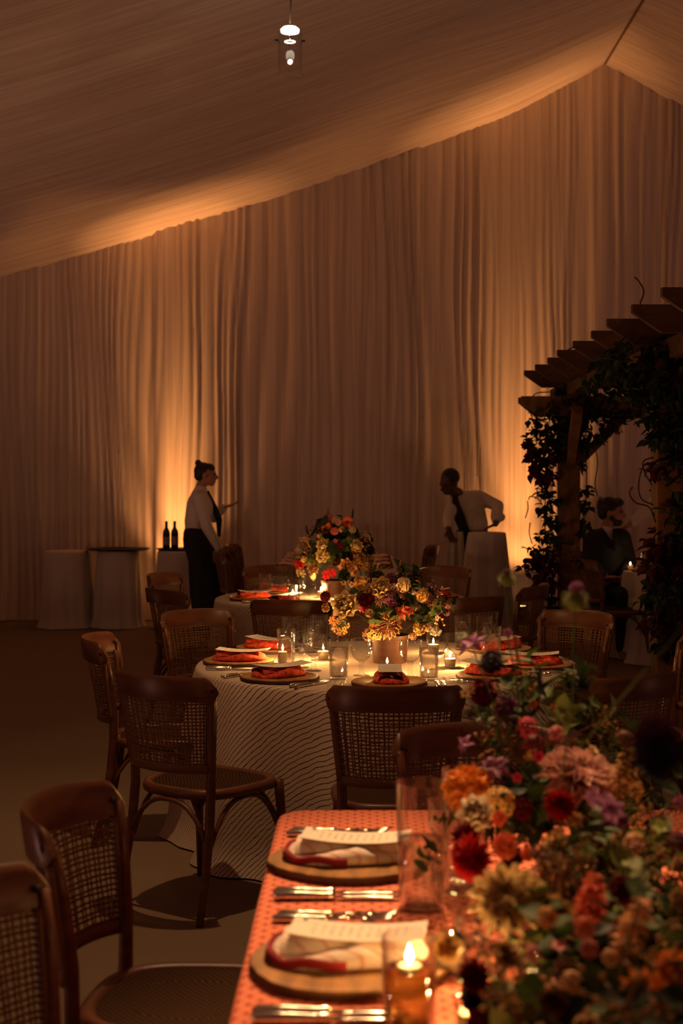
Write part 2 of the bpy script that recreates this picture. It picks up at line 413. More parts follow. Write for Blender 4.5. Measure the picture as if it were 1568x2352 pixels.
N = m.node_tree.nodes; L = m.node_tree.links; tc = N['Texture Coordinate']
ck = N.new('ShaderNodeTexChecker'); ck.inputs['Scale'].default_value = 115; ck.inputs[1].default_value = (.085, .036, .014, 1); ck.inputs[2].default_value = (.012, .005, .002, 1)
L.new(tc.outputs['Object'], ck.inputs['Vector']); L.new(ck.outputs[0], N['Principled BSDF'].inputs['Base Color'])
MAT['seatcane'] = m
CHAIR = make_chair(); _first = [True]
T1 = Vector((.117, 6.41, 0)); T2 = Vector((-.14, 9.75, 0)); T4 = Vector((3.08, 12.4, 0))
def chair(backpos, face, label, group=None, postoff=.2):
    """backpos: where the two posts' midpoint stands; face: point looked at or direction"""
    p = Vector((backpos[0], backpos[1], 0)); d = Vector((face[0], face[1], 0)).normalized()
    loc = p + d * postoff; rz = atan2(d.y, d.x) - pi / 2
    if _first[0]:
        _first[0] = False; CHAIR.root.location = loc; CHAIR.root.rotation_euler = (0, 0, rz); tag(CHAIR.root, label, 'chair', group); return
    dup(CHAIR, loc, rz, label, group)
def to(c, p): return (c.x - p[0], c.y - p[1])
for p, lab in [((.12, 4.96), 'dark cane chair backed to the camera at the candlelit round table'),
               ((-.70, 5.24), 'cane chair turned three-quarters away, whole seat and legs visible on the carpet'),
               ((-1.09, 6.34), 'side-on bentwood cane chair at the outer edge of the candlelit table beside the open carpet'),
               ((-.83, 7.42), 'bentwood cane chair with frontal cane back behind the plates, below the waitress'),
               ((1.09, 7.37), 'bentwood cane chair at the foot of the pergola post, across the candlelit table'),
               ((1.44, 6.35), 'bentwood cane chair cut by the frame beside the vine-covered near pergola post'),
               ((.96, 5.22), 'bentwood cane chair with light on its curved rail, beside the drop of the striped cloth'),
               ((.08, 7.72), 'bentwood cane chair hidden behind the flowers of the candlelit round table')]:
    chair(p, to(T1, p), lab, 'chairs around the candlelit round table')
for p, lab in [((-.40, 8.22), 'dark bentwood chair backed to camera in front of the second round table and its tumblers'),
               ((.63, 8.4), 'dark curved-rail bentwood chair below the bending waiter, at the second round table'),
               ((1.06, 9.25), 'bentwood cane chair seen edge-on just before the glowing curtain light and pergola vines'),
               ((-1.18, 8.95), 'dark bentwood chair in shadow, standing on carpet in front of the linen tray stands'),
               ((-1.36, 10.2), 'bentwood chair back just in front of the stand with the wine bottles'),
               ((-.68, 10.98), 'bentwood chair whose top rail shows above the tumblers of the second table'),
               ((.62, 10.9), 'bentwood chair between the second table flowers and the tall white clothed table')]:
    chair(p, to(T2, p), lab, 'chairs around the second round table')
chair((-.59, 3.18), (1, -.14), 'large bentwood cane chair at the long table, whole curved back and seat in view', 'chairs at the long coral table')
chair((-.60, 2.46), (1, -.10), 'bentwood cane chair in front of all others, cut by the bottom picture corner', 'chairs at the long coral table')
chair((.33, 3.99), (0.06, -1), 'bentwood cane chair at the head of the long coral table, facing the camera', 'chairs at the long coral table')
for i, (y, lab) in enumerate([(12.95, 'first and tallest-looking of the four cane chairs lined up behind the waitress'), (13.4, 'second cane chair of the row of four behind the waitress'),
                              (13.85, 'third cane chair of the row of four behind the waitress'), (14.35, 'last cane chair of the row behind the waitress beside the curtain')]):
    chair((-1.2, y), (1, 0.05), lab, 'chairs in a row at the far long table')
chair((.62, 14.1), (-1, 0), 'cane chair side-on at the far long table, beside the waiter\'s linens', 'chairs in a row at the far long table')
chair((1.95, 12.0), (1, .25), 'empty bentwood chair beneath the pergola in front of the seated man', 'chairs at the table beyond the pergola')
chair((2.10, 12.93), (.15, -1), 'bentwood chair the bearded man in the dark suit sits on', 'chairs at the table beyond the pergola')

# ------------------------------------------------------------------ tables
def cloth_round(name, c, R, zt, m, hem=.008, folds=14, amp=.045, flare=.10, seed=1, seg=220, hr=None):
    rr = random.Random(seed); ph = [rr.uniform(0, 6.28) for _ in range(4)]; q = MB(); q.uv = []
    rings = [(R * k / 8, 0) for k in range(1, 8)] + [(R - .006, 0), (R + .004, .004), (R + .010, .016)]
    drop = zt - hem; nd = 14
    rings += [(None, .02 + (drop - .02) * (k / nd) ** 1.0) for k in range(1, nd + 1)]
    q.v.append((c[0], c[1], zt)); q.uv.append((0, 0))
    for (r, d) in rings:
        for e in range(seg):
            a = 2 * pi * e / seg
            if r is None:
                k = d / drop
                w_ = (sin(folds * a + ph[0] + .6 * sin(3 * a + ph[1])) + .5 * sin(folds * 1.7 * a // 1 * 0 + (folds // 2) * a + ph[2]) + .35 * sin((folds * 2 + 3) * a + ph[3]))
                rad = R + .012 + flare * k + amp * w_ * min(1, k * 1.5) * (1 if hr is None else hr)
                z = zt - d; fr = R + d
                if k > .9: rad += .03 * (k - .9) * 10
            else: rad, z, fr = r, zt - d, r + d
            q.v.append((c[0] + rad * cos(a), c[1] + rad * sin(a), z)); q.uv.append((fr * cos(a), fr * sin(a)))
    q.f = [(0, 1 + e, 1 + (e + 1) % seg) for e in range(seg)]
    for j in range(len(rings) - 1):
        q.f += [(1 + j * seg + e, 1 + (j + 1) * seg + e, 1 + (j + 1) * seg + (e + 1) % seg, 1 + j * seg + (e + 1) % seg) for e in range(seg)]
    q.mi = [0] * len(q.f); return q.build(name, m)
def stripe_mat(name, base, line, pitch, width, distort):
    m = mat(name, base, .9, spec=.15); N = m.node_tree.nodes; L = m.node_tree.links; b = N['Principled BSDF']
    uv = N.new('ShaderNodeUVMap'); sep = N.new('ShaderNodeSeparateXYZ'); L.new(uv.outputs[0], sep.inputs[0])
    ns = N.new('ShaderNodeTexNoise'); ns.inputs['Scale'].default_value = 9; ns.inputs['Detail'].default_value = 3; L.new(uv.outputs[0], ns.inputs['Vector'])
    ad = N.new('ShaderNodeMath'); ad.operation = 'MULTIPLY_ADD'; L.new(ns.outputs[0], ad.inputs[0]); ad.inputs[1].default_value = distort; L.new(sep.outputs[1], ad.inputs[2])
    dv = N.new('ShaderNodeMath'); dv.operation = 'DIVIDE'; L.new(ad.outputs[0], dv.inputs[0]); dv.inputs[1].default_value = pitch
    fr = N.new('ShaderNodeMath'); fr.operation = 'FRACT'; L.new(dv.outputs[0], fr.inputs[0])
    lt = N.new('ShaderNodeMath'); lt.operation = 'LESS_THAN'; L.new(fr.outputs[0], lt.inputs[0]); lt.inputs[1].default_value = width
    mx = N.new('ShaderNodeMix'); mx.data_type = 'RGBA'; mx.inputs[6].default_value = (*base, 1); mx.inputs[7].default_value = (*line, 1)
    L.new(lt.outputs[0], mx.inputs[0]); L.new(mx.outputs[2], b.inputs['Base Color']); return m
MAT['stripe'] = stripe_mat('wavy_striped_linen', (.62, .50, .38), (.10, .022, .016), .021, .17, .035)
tag(cloth_round('striped_tablecloth', T1, .85, .76, MAT['stripe'], amp=.040, flare=.08, folds=11, seed=11),
    'floor-length cream cloth with wavy dark stripes on the candlelit middle table', 'tablecloth')
tag(cloth_round('striped_tablecloth', T2, .85, .76, MAT['stripe'], amp=.040, flare=.08, folds=11, seed=4),
    'striped cloth on the second round table, behind the candlelit one', 'tablecloth')
tag(cloth_round('linen_tablecloth', T4, .78, .76, MAT['linen'], amp=.04, flare=.08, seed=8),
    'pale tablecloth on the table beyond the pergola, beside the seated man', 'tablecloth')
# coral cloth with small dark motif, long rectangular table
m = mat('coral_block_print', (.72, .15, .07), .85, spec=.15); N = m.node_tree.nodes; L = m.node_tree.links; b = N['Principled BSDF']
tc = N['Texture Coordinate']; sep = N.new('ShaderNodeSeparateXYZ'); L.new(tc.outputs['Object'], sep.inputs[0])
def mth(op, a, b_=None):
    n = N.new('ShaderNodeMath'); n.operation = op
    for i, v in enumerate((a, b_)):
        if v is None: continue
        if isinstance(v, (int, float)): n.inputs[i].default_value = v
        else: L.new(v, n.inputs[i])
    return n.outputs[0]
S_ = .037
u = mth('DIVIDE', sep.outputs[0], S_); v = mth('DIVIDE', sep.outputs[1], S_)
def cell(u, v):   # abs distance to the centre of the unit cell
    return mth('ABSOLUTE', mth('SUBTRACT', mth('FRACT', u), .5)), mth('ABSOLUTE', mth('SUBTRACT', mth('FRACT', v), .5))
def motif(u, v):
    a, c = cell(u, v)
    dm = mth('LESS_THAN', mth('ADD', a, c), .17)
    cr = mth('LESS_THAN', mth('ADD', mth('MULTIPLY', a, 3.4), c), .30)
    cr2 = mth('LESS_THAN', mth('ADD', a, mth('MULTIPLY', c, 3.4)), .30)
    return mth('MAXIMUM', dm, mth('MAXIMUM', cr, cr2))
mm = mth('MAXIMUM', motif(u, v), motif(mth('ADD', u, .5), mth('ADD', v, .5)))
mx = N.new('ShaderNodeMix'); mx.data_type = 'RGBA'; mx.inputs[6].default_value = (.86, .26, .14, 1); mx.inputs[7].default_value = (.42, .05, .04, 1)
L.new(mm, mx.inputs[0]); L.new(mx.outputs[2], b.inputs['Base Color']); MAT['coral'] = m
def rect_cloth(name, x0, x1, y0, y1, zt, m, rc=.07, hem=.01, amp=.015):
    cx, cyy = (x0 + x1) / 2, (y0 + y1) / 2; hx, hy = (x1 - x0) / 2, (y1 - y0) / 2; out = []
    def corner(sx, sy, a0):
        for k in range(9):
            a = a0 + pi / 2 * k / 8; out.append((sx * (hx - rc) + rc * cos(a), sy * (hy - rc) + rc * sin(a), cos(a), sin(a)))
    def edge(a, b_, n, nx_, ny_):
        for k in range(1, n): out.append((a[0] + (b_[0] - a[0]) * k / n, a[1] + (b_[1] - a[1]) * k / n, nx_, ny_))
    corner(1, 1, 0); edge((hx - rc, hy), (-hx + rc, hy), 24, 0, 1); corner(-1, 1, pi / 2); edge((-hx, hy - rc), (-hx, -hy + rc), 40, -1, 0)
    corner(-1, -1, pi); edge((-hx + rc, -hy), (hx - rc, -hy), 24, 0, -1); corner(1, -1, 3 * pi / 2); edge((hx, -hy + rc), (hx, hy - rc), 40, 1, 0)
    q = MB(); n = len(out); L_ = [(-.004, 0), (.003, .003), (.008, .012)] + [(.01, .02 + (zt - hem - .02) * k / 8) for k in range(1, 9)]
    for (o_, d) in L_:
        for i, (x, y, nx_, ny_) in enumerate(out):
            k = d / zt; o2 = o_ + k * .05 + amp * k * sin(i * .9) * 1.4
            q.v.append((x + nx_ * o2, y + ny_ * o2, zt - d))
    q.f = [tuple(range(n))]
    for j in range(len(L_) - 1): q.f += [(j * n + i, (j + 1) * n + i, (j + 1) * n + (i + 1) % n, j * n + (i + 1) % n) for i in range(n)]
    q.mi = [0] * len(q.f); o = q.build(name, m); o.location = (cx, cyy, 0); return o
tag(rect_cloth('coral_tablecloth', -.20, 1.02, .75, 3.62, .76, MAT['coral']), 'coral red tablecloth printed with small dark motifs on the long table', 'tablecloth')
tag(rect_cloth('linen_tablecloth', -.80, .32, 12.3, 14.6, .76, MAT['linen']), 'pale cloth on the far long table behind the tall pink-topped flowers', 'tablecloth')
# ------------------------------------------------------------------ tableware
def first_or_dup(store, key, maker, loc, rz, label, cat, group=None, scale=None):
    if key not in store:
        t = maker(); store[key] = t; t.root.location = loc; t.root.rotation_euler = (0, 0, rz); tag(t.root, label, cat, group)
        if scale: t.root.scale = (scale,) * 3
        return t.root
    r = dup(store[key], loc, rz, label, group, scale)
    if not scale: r.scale = (1, 1, 1)
    return r
ST = {}
def mk_tumbler(h, r, fill):
    def f():
        root = empty('water_glass', (0, 0, 0)); q = MB()
        q.lathe([(0.001, .0005), (r * .86, .0005), (r * .90, .004), (r, h), (r - .0022, h), (r * .90 - .003, .012), (.001, .012)], 28)
        a = q.build('tumbler', MAT['glass'], root)
        q = MB(); R2 = lambda z: r * .90 - .0036 + (r * .10) * (z / h)
        q.lathe([(.001, .0132), (R2(.012), .0132), (R2(h * fill), h * fill), (.001, h * fill + .0003)], 28); b_ = q.build('water', MAT['water'], root)
        return Tree(root, [a, b_])
    return f
def mk_goblet():
    root = empty('goblet', (0, 0, 0)); q = MB()
    q.lathe([(.001, 0), (.034, 0), (.035, .003), (.014, .008), (.009, .016), (.012, .026), (.0085, .034), (.011, .042), (.008, .050), (.014, .058), (.001, .060)], 20)
    a = q.build('stem', MAT['cut'], root)
    q = MB(); pr = [(.006, .058), (.022, .066), (.036, .080), (.044, .098), (.047, .120), (.0475, .155)]
    q.lathe(pr + [(r - .0016, z) for r, z in reversed(pr[1:])] + [(.001, .062)], 28); b_ = q.build('bowl', MAT['cut'], root)
    return Tree(root, [a, b_])
def mk_votive():
    root = empty('votive_candle', (0, 0, 0)); q = MB()
    q.lathe([(.001, .001), (.021, .001), (.023, .004), (.029, .058), (.0275, .058), (.022, .008), (.001, .008)], 24); a = q.build('glass_cup', MAT['glass'], root)
    q = MB(); q.lathe([(.001, .0085), (.0215, .0085), (.0262, .040), (.024, .041), (.001, .039)], 24); b_ = q.build('wax', MAT['wax'], root)
    q = MB(); q.tube([(0, 0, .038), (.001, 0, .050)], .001, 5); c = q.build('wick', MAT['wick'], root)
    q = MB(); q.lathe([(.0006, .046), (.0038, .049), (.0050, .054), (.0040, .060), (.0018, .067), (.0004, .072)], 12); d = q.build('flame', MAT['flame'], root)
    return Tree(root, [a, b_, c, d])
def mk_pillar():
    root = empty('pillar_candle', (0, 0, 0)); q = MB()
    q.lathe([(.001, 0), (.019, 0), (.020, .002), (.019, .052), (.017, .054), (.001, .052)], 20); b_ = q.build('wax', MAT['wax'], root)
    q = MB(); q.tube([(0, 0, .050), (.001, 0, .062)], .001, 5); c = q.build('wick', MAT['wick'], root)
    q = MB(); q.lathe([(.0006, .058), (.0038, .061), (.0052, .067), (.0040, .074), (.0018, .081), (.0004, .087)], 12); d = q.build('flame', MAT['flame'], root)
    return Tree(root, [b_, c, d])
def candle(kind, x, y, z, p, label, scale=None):
    k = scale or 1
    first_or_dup(ST, kind, mk_votive if kind == 'votive' else mk_pillar, (x, y, z), 0, label, 'candle', 'lit candles on the tables', scale)
    light('candle_light', 'POINT', (x, y, z + (.066 if kind == 'votive' else .078) * k), p * 2.4, FLAME, size=.008)
def tumbler(x, y, label, z=.76, big=0, grp='water tumblers'):
    return first_or_dup(ST, ('tum', big), mk_tumbler(.165, .0415, .80) if not big else mk_tumbler(.25, .050, .56), (x, y, z), 0, label, 'glass', grp)
def goblet(x, y, label, z=.76, grp='cut glass goblets'):
    return first_or_dup(ST, 'gob', mk_goblet, (x, y, z), 0, label, 'glass', grp)
# chargers
def mk_charger(seed, R):
    def f():
        rr = random.Random(seed); root = empty('wooden_charger', (0, 0, 0)); n = 48
        pv = [rr.uniform(.92, 1.06) for _ in range(9)]
        def rad(a):
            t = (a / (2 * pi) * 9) % 9; i = int(t); fr = t - i; fr = fr ** 1.4
            return R * (pv[i] * (1 - fr) + pv[(i + 1) % 9] * fr) * (1 + .006 * sin(a * 23))
        def ring(k, z, q, dr=0):
            for e in range(n):
                a = 2 * pi * e / n; r_ = rad(a) * k + dr; q.v.append((r_ * cos(a), r_ * sin(a), z))
        q = MB(); ring(.93, .0015, q); ring(1.0, .006, q); ring(1.0, .014, q); ring(.985, .018, q)
        for r_ in (.118, .112):
            for e in range(n): a = 2 * pi * e / n; q.v.append((r_ * R / .165 * cos(a), r_ * R / .165 * sin(a), .018 if r_ > .115 else .0135))
        q.f = [tuple(reversed(range(n)))]
        for j in range(5): q.f += [(j * n + e, j * n + (e + 1) % n, (j + 1) * n + (e + 1) % n, (j + 1) * n + e) for e in range(n)]
        q.f.append(tuple(5 * n + e for e in range(n))); q.mi = [0] * len(q.f)
        a = sharp(q.build('board', MAT['charger'], root), 40)
        q = MB(); q.v = []
        for z, dr in ((.0055, .0012), (.0145, .0012)): ring(1.0, z, q, dr)
        q.f = [(e, (e + 1) % n, n + (e + 1) % n, n + e) for e in range(n)]; q.mi = [0] * n
        b_ = q.build('bark_edge', MAT['bark'], root); return Tree(root, [a, b_])
    return f
# napkins: pillow-folded cloth, long axis Y
def napkin_stripe(name, base, line, pitch, width):
    m = mat(name, base, .9, spec=.1); N = m.node_tree.nodes; L = m.node_tree.links; b = N['Principled BSDF']; tc = N['Texture Coordinate']
    mp = N.new('ShaderNodeMapping'); mp.inputs['Rotation'].default_value = (0, 0, .5); L.new(tc.outputs['Object'], mp.inputs[0])
    wv = N.new('ShaderNodeTexWave'); wv.inputs['Scale'].default_value = pitch; wv.inputs['Distortion'].default_value = .6; L.new(mp.outputs[0], wv.inputs[0])
    r = N.new('ShaderNodeValToRGB'); r.color_ramp.elements[0].position = width; r.color_ramp.elements[0].color = (*line, 1)
    r.color_ramp.elements[1].position = width + .1; r.color_ramp.elements[1].color = (*base, 1)
    L.new(wv.outputs['Fac'], r.inputs[0]); L.new(r.outputs[0], b.inputs['Base Color']); return m
MAT['nap_white'] = napkin_stripe('striped_napkin', (.86, .72, .60), (.74, .45, .34), 12, .05)
MAT['nap_red'] = mat('red_print_napkin', (.62, .055, .018), .85, noise=(60, .75, (1, 1, 1)))
MAT['nap_border'] = mat('red_border', (.25, .006, .008), .85)
m = mat('menu_card', (.85, .76, .60), .7); N = m.node_tree.nodes; L = m.node_tree.links; tc = N['Texture Coordinate']
sep = N.new('ShaderNodeSeparateXYZ'); L.new(tc.outputs['Object'], sep.inputs[0])
# lines of faint lettering across the card, broken into words by noise
ln = mth('LESS_THAN', mth('FRACT', mth('MULTIPLY', sep.outputs[1], 62)), .42)
ns = N.new('ShaderNodeTexNoise'); ns.inputs['Scale'].default_value = 240; L.new(tc.outputs['Object'], ns.inputs['Vector'])
wd = mth('GREATER_THAN', ns.outputs[0], .52)
ins = mth('LESS_THAN', mth('ABSOLUTE', sep.outputs[0]), .028); ins2 = mth('LESS_THAN', mth('ABSOLUTE', sep.outputs[1]), .085)
tx = mth('MULTIPLY', mth('MULTIPLY', ln, wd), mth('MULTIPLY', ins, ins2))
mx = N.new('ShaderNodeMix'); mx.data_type = 'RGBA'; mx.inputs[6].default_value = (.85, .76, .60, 1); mx.inputs[7].default_value = (.42, .35, .24, 1)
L.new(tx, mx.inputs[0]); L.new(mx.outputs[2], N['Principled BSDF'].inputs['Base Color']); MAT['paper'] = m
def mk_napkin(kind):
    def f():
        root = empty('folded_napkin', (0, 0, 0)); q = MB(); W_, H_ = (.078, .135) if kind == 'white' else (.068, .118)
        def out(t):     # outline: rounded fold at the diner's end, pointed corner at the other
            a = 2 * pi * t; x = W_ * abs(cos(a)) ** .75 * (1 if cos(a) > 0 else -1); y = H_ * abs(sin(a)) ** .8 * (1 if sin(a) > 0 else -1)
            x *= 1 - .28 * (y / H_) * (1 if x > 0 else .2); return x, y
        n = 44; base = .018
        rings = [(1.0, .002), (1.02, .010), (.97, .019), (.80, .0255), (.5, .0275), (.2, .028)]
        for k, z in rings:
            for e in range(n):
                x, y = out(e / n); zz = z * (1 + .25 * sin(y * 30 + x * 22)) * (1.15 if y > 0 else .9); q.v.append((x * k, y * k, base * 0 + zz))
        for j in range(len(rings) - 1): q.f += [(j * n + e, j * n + (e + 1) % n, (j + 1) * n + (e + 1) % n, (j + 1) * n + e) for e in range(n)]
        q.f.append(tuple((len(rings) - 1) * n + e for e in range(n))); q.f.append(tuple(reversed(range(n)))); q.mi = [0] * len(q.f)
        body = q.build('cloth', MAT['nap_white' if kind == 'white' else 'nap_red'], root); P_ = [body]
        # loose overlapping top flap
        q = MB()
        def flap(u, v):
            y = -H_ * .86 + 1.62 * H_ * u; hw = W_ * (.86 - .30 * u); x = -hw * .95 + 1.75 * hw * v
            return Vector((x, y, .029 + .010 * sin(pi * v) ** .6 + .004 * sin(u * 8) - (.012 if v in (0, 1) else 0)))
        q.grid(flap, 14, 10); P_.append(q.build('top_fold', MAT['nap_white' if kind == 'white' else 'nap_red'], root))
        if kind == 'white':
            q = MB(); pts = []
            for e in range(31):
                x, y = out(.40 + .60 * e / 30); pts.append((x * 1.03, y * 1.03, .013 + .004 * sin(e)))
            q.tube(pts, .0085, 8); b1 = q.build('red_border', MAT['nap_border'], root); b1['label'] = 'dark red scalloped border'; P_.append(b1)
            q = MB(); q.tube([flap(k / 12, 0) + Vector((0, 0, .002)) for k in range(7)], .0035, 6); P_.append(q.build('red_border', MAT['nap_border'], root))
        return Tree(root, P_)
    return f
def mk_card():
    root = empty('menu_card', (0, 0, 0)); q = MB()
    W_, H_ = .048, .118
    for dz in (0, .0012):
        for j in range(9):
            for i in range(3):
                y = -H_ + 2 * H_ * j / 8; q.v.append((-W_ + W_ * i, y, dz + .010 * (j / 8 - .5) ** 2 * 4 - .004))
    idx = lambda d, j, i: d * 27 + j * 3 + i
    for j in range(8):
        for i in range(2):
            q.f.append((idx(1, j, i), idx(1, j, i + 1), idx(1, j + 1, i + 1), idx(1, j + 1, i))); q.f.append((idx(0, j, i), idx(0, j + 1, i), idx(0, j + 1, i + 1), idx(0, j, i + 1)))
        for i in (0, 2): q.f.append((idx(0, j, i), idx(0, j + 1, i), idx(1, j + 1, i), idx(1, j, i)))
    for j in (0, 8):
        for i in range(2): q.f.append((idx(0, j, i), idx(0, j, i + 1), idx(1, j, i + 1), idx(1, j, i)))
    q.mi = [0] * len(q.f); a = q.build('card', MAT['paper'], root, smooth=False)
    q = MB()
    for s, l in ((-1, .012), (1, .010), (0, .014)):
        q.add([(-.036, -.104, .0072), (-.036 + s * .005 + .003, -.104 + l * .5, .0068), (-.036 + s * .006, -.104 + l, .0064), (-.036 + s * .002 - .002, -.104 + l * .6, .0067)], [(0, 1, 2, 3)])
    b_ = q.build('leaf_motif', mat('green_ink', (.16, .22, .08), .8), root); return Tree(root, [a, b_])
def mk_fork():
    root = empty('fork', (0, 0, 0)); q = MB(); sec = lambda w_, h: [(-w_, -h), (w_, -h), (w_, h), (-w_, h)]
    q.tube([(0, -.105, .006), (0, -.098, .006), (0, -.05, .0058), (0, -.02, .0055), (0, -.012, .0055)], [.004, .0085, .0072, .0058, .0075], 8)
    q.tube([(0, -.012, .0055), (0, .01, .006), (0, .035, .008)], [.0042, .0032, .0042], 8); a = q.build('handle', MAT['silver'], root)
    q = MB(); q.sweep([(0, .033, .008), (0, .045, .007), (0, .060, .006)], [(-.008, -.001), (.008, -.001), (.008, .001), (-.008, .001)], scl=[.5, 1.3, 1.5])
    for s in (-1.5, -.5, .5, 1.5): q.tube([(s * .0058, .058, .006), (s * .0056, .085, .008), (s * .0052, .103, .013)], [.0016, .0015, .0008], 5)
    b_ = q.build('tines', MAT['silver'], root); return Tree(root, [a, b_])
def mk_knife():
    root = empty('knife', (0, 0, 0)); q = MB()
    q.tube([(0, -.115, .0075), (0, -.108, .0075), (0, -.06, .0072), (0, -.022, .0068), (0, -.012, .0068), (0, -.006, .0068)], [.004, .0098, .0086, .0070, .0088, .005], 8); a = q.build('handle', MAT['silver'], root)
    q = MB(); q.sweep([(0, -.007, .006), (0, .01, .006), (0, .06, .006), (.001, .095, .006), (.003, .113, .006)], [(-.0095, -.0007), (.0075, -.0012), (.0075, .0012), (-.0095, .0007)], scl=[.6, 1, 1.1, .95, .3])
    b_ = q.build('blade', MAT['silver'], root); return Tree(root, [a, b_])
def setting(x, y, face, z, where, nap='red', R=.158, cut=2, cseed=1, card=True, naprot=0, grp='place settings'):
    d = Vector((face[0], face[1], 0)).normalized(); rz = atan2(d.y, d.x) - pi / 2; r_ = Vector((d.y, -d.x, 0)); c = Vector((x, y, 0))
    first_or_dup(ST, ('ch', cseed, R), mk_charger(cseed, R), (x, y, z), rz, 'live-edge wooden charger plate ' + where, 'charger plate', 'wooden chargers')
    rt = rz + naprot
    first_or_dup(ST, ('nap', nap), mk_napkin(nap), (x, y, z + .0155), rt, ('white striped napkin with red edge ' if nap == 'white' else 'folded red print napkin ') + where, 'napkin', 'folded napkins')
    if card: first_or_dup(ST, 'card', mk_card, (x - d.x * -.015, y + d.y * .015, z + .0155 + .0445), rt - .06, 'cream menu card on the napkin ' + where, 'menu card', 'menu cards')
    if cut:
        W_ = nap == 'white'; cs = 1.15 if W_ else None
        for k, off in enumerate((-.262, -.235) if W_ else (-.215, -.190)):
            p = c + r_ * off - d * (.02 + .01 * k)
            first_or_dup(ST, 'fork', mk_fork, (p.x, p.y, z + (.0 if off < -.2 else .0)), rz, ('outer' if k == 0 else 'inner') + ' silver fork ' + where, 'fork', 'silver forks', cs)
        for k, off in enumerate((.235, .263) if W_ else (.190, .217)):
            p = c + r_ * off - d * .02
            first_or_dup(ST, 'knife', mk_knife, (p.x, p.y, z), rz, ('inner' if k == 0 else 'outer') + ' silver knife ' + where, 'knife', 'silver knives', cs)
# front long table
TZ = .7605
setting(-.025, 3.12, (1, 0), TZ, 'at the farther place on the coral cloth', 'white', .178, 2, 3, naprot=-.06)
setting(-.02, 2.48, (1, 0), TZ, 'at the closer place on the coral cloth', 'white', .178, 2, 5, naprot=-.06)
setting(-.02, 1.87, (1, 0), TZ, 'at the coral place cut by the bottom edge', 'white', .178, 2, 3)
setting(.855, 2.98, (-1, 0), TZ, 'at the coral table edge opposite, behind the flowers', 'white', .178, 2, 5)
setting(.855, 2.35, (-1, 0), TZ, 'half hidden at the opposite side of the coral table', 'white', .178, 2, 3)
# candlelit round table
S1 = [((.117, 5.74), 'before the chair backed to the camera'), ((-.339, 5.89), 'beside the three-quarter chair, candle glass behind'), ((-.545, 6.39), 'at the outer carpet-side seat of the candlelit table'),
      ((-.449, 6.85), 'on the candlelit table, partly behind the tumblers'), ((.55, 5.95), 'behind the lilac stems, next to the lone fork tips'), ((.768, 6.27), 'at the candlelit table edge below the pergola chair'),
      ((.66, 6.83), 'on the candlelit table below the edge-on chair')]
for i, ((x, y), wh) in enumerate(S1): setting(x, y, (T1.x - x, T1.y - y), TZ, wh, 'red', .158, 2, (1, 2, 4)[i % 3], naprot=(.05, -.25, -.1, .1, .35, .12, 0)[i])
CL = 'on the candlelit table '
for px, py, wh in [(777, 1560, 'frosty with ice, beside the near goblet'), (985, 1562, 'glowing gold, ahead of the middle goblet'), (657, 1530, 'with candle shining through it'),
                   (667, 1496, 'rim just above the candle-filled tumbler'), (735, 1490, 'back by the round vase and flowers'), (1130, 1524, 'framed by lilac stems'), (1062, 1492, 'far behind the second votive'), (1112, 1494, 'behind all others under the dark chair')]:
    p = ON(px, py, .76); tumbler(p.x, p.y, 'water tumbler ' + CL + wh)
for px, py, wh in [(830, 1552, 'between ice tumbler and votive'), (942, 1555, 'behind the votive, catching its light'), (720, 1541, 'widest bowl, before the dark chair'), (692, 1533, 'overlapped by the widest goblet'), (712, 1498, 'behind the candle tumbler'),
                   (1004, 1538, 'between gold tumbler and second votive'), (1050, 1536, 'beside the second votive'), (768, 1494, 'half behind phlox blossoms'), (1088, 1530, 'behind the lilac bloom')]:
    p = ON(px, py, .76); goblet(p.x, p.y, 'cut glass goblet ' + CL + wh)
for kind, px, py, p_, wh in [('votive', 889, 1549, 2.40, 'votive candle in the middle before the planter, just behind the menu card'), ('votive', 1033, 1534, 3.91, 'votive candle standing between the goblets and the lilac bloom'),
                             ('pillar', 649, 1524, 3.40, 'candle glowing behind the water tumbler at the candlelit table'), ('votive', 995, 1500, 2.72, 'votive candle flickering behind the flowers of the candlelit table'), ('votive', 742, 1516, 2.04, 'votive candle half hidden behind the ice water tumbler')]:
    c = ON(px, py, .76); candle(kind, c.x, c.y, .7605, p_, wh, 1.0)
# second round table
S2 = [((-.72, 9.55), 'on the second table near the waitress'), ((-.50, 9.28), 'on the second table behind the black chair back'), ((.50, 9.72), 'on the second table beneath the bending waiter'), ((-.62, 10.1), 'at the far side of the second table'), ((.30, 9.25), 'on the second table, hidden by tall blooms')]
for i, ((x, y), wh) in enumerate(S2): setting(x, y, (T2.x - x, T2.y - y), TZ, wh, 'red', .158, 2, (1, 2, 4)[i % 3])
for px, py, wh in [(609, 1374, 'beside the black apron'), (675, 1390, 'with two candle glints in it'), (668, 1352, 'behind the glinting one'), (905, 1372, 'peeping out behind cream roses')]:
    p = ON(px, py, .76); tumbler(p.x, p.y, 'water tumbler on the second round table ' + wh)
for px, py, wh in [(643, 1376, 'between its tumblers'), (709, 1384, 'beside the planter and votive'), (792, 1372, 'behind the small yellow blossoms'), (930, 1384, 'behind the white rose')]:
    p = ON(px, py, .76); goblet(p.x, p.y, 'cut glass goblet on the second round table ' + wh)
for kind, px, py, p_, wh in [('votive', 737, 1372, 3.40, 'votive candle beside the planter on the second round table'), ('votive', 770, 1392, 3.40, 'votive candle on the second table, just behind the big cream rose'), ('pillar', 672, 1384, 2.72, 'candle glinting behind the tumbler on the second round table'), ('votive', 900, 1366, 2.38, 'votive candle behind the white rose, far side of second table')]:
    c = ON(px, py, .76); candle(kind, c.x, c.y, .7605, p_, wh, 1.0)
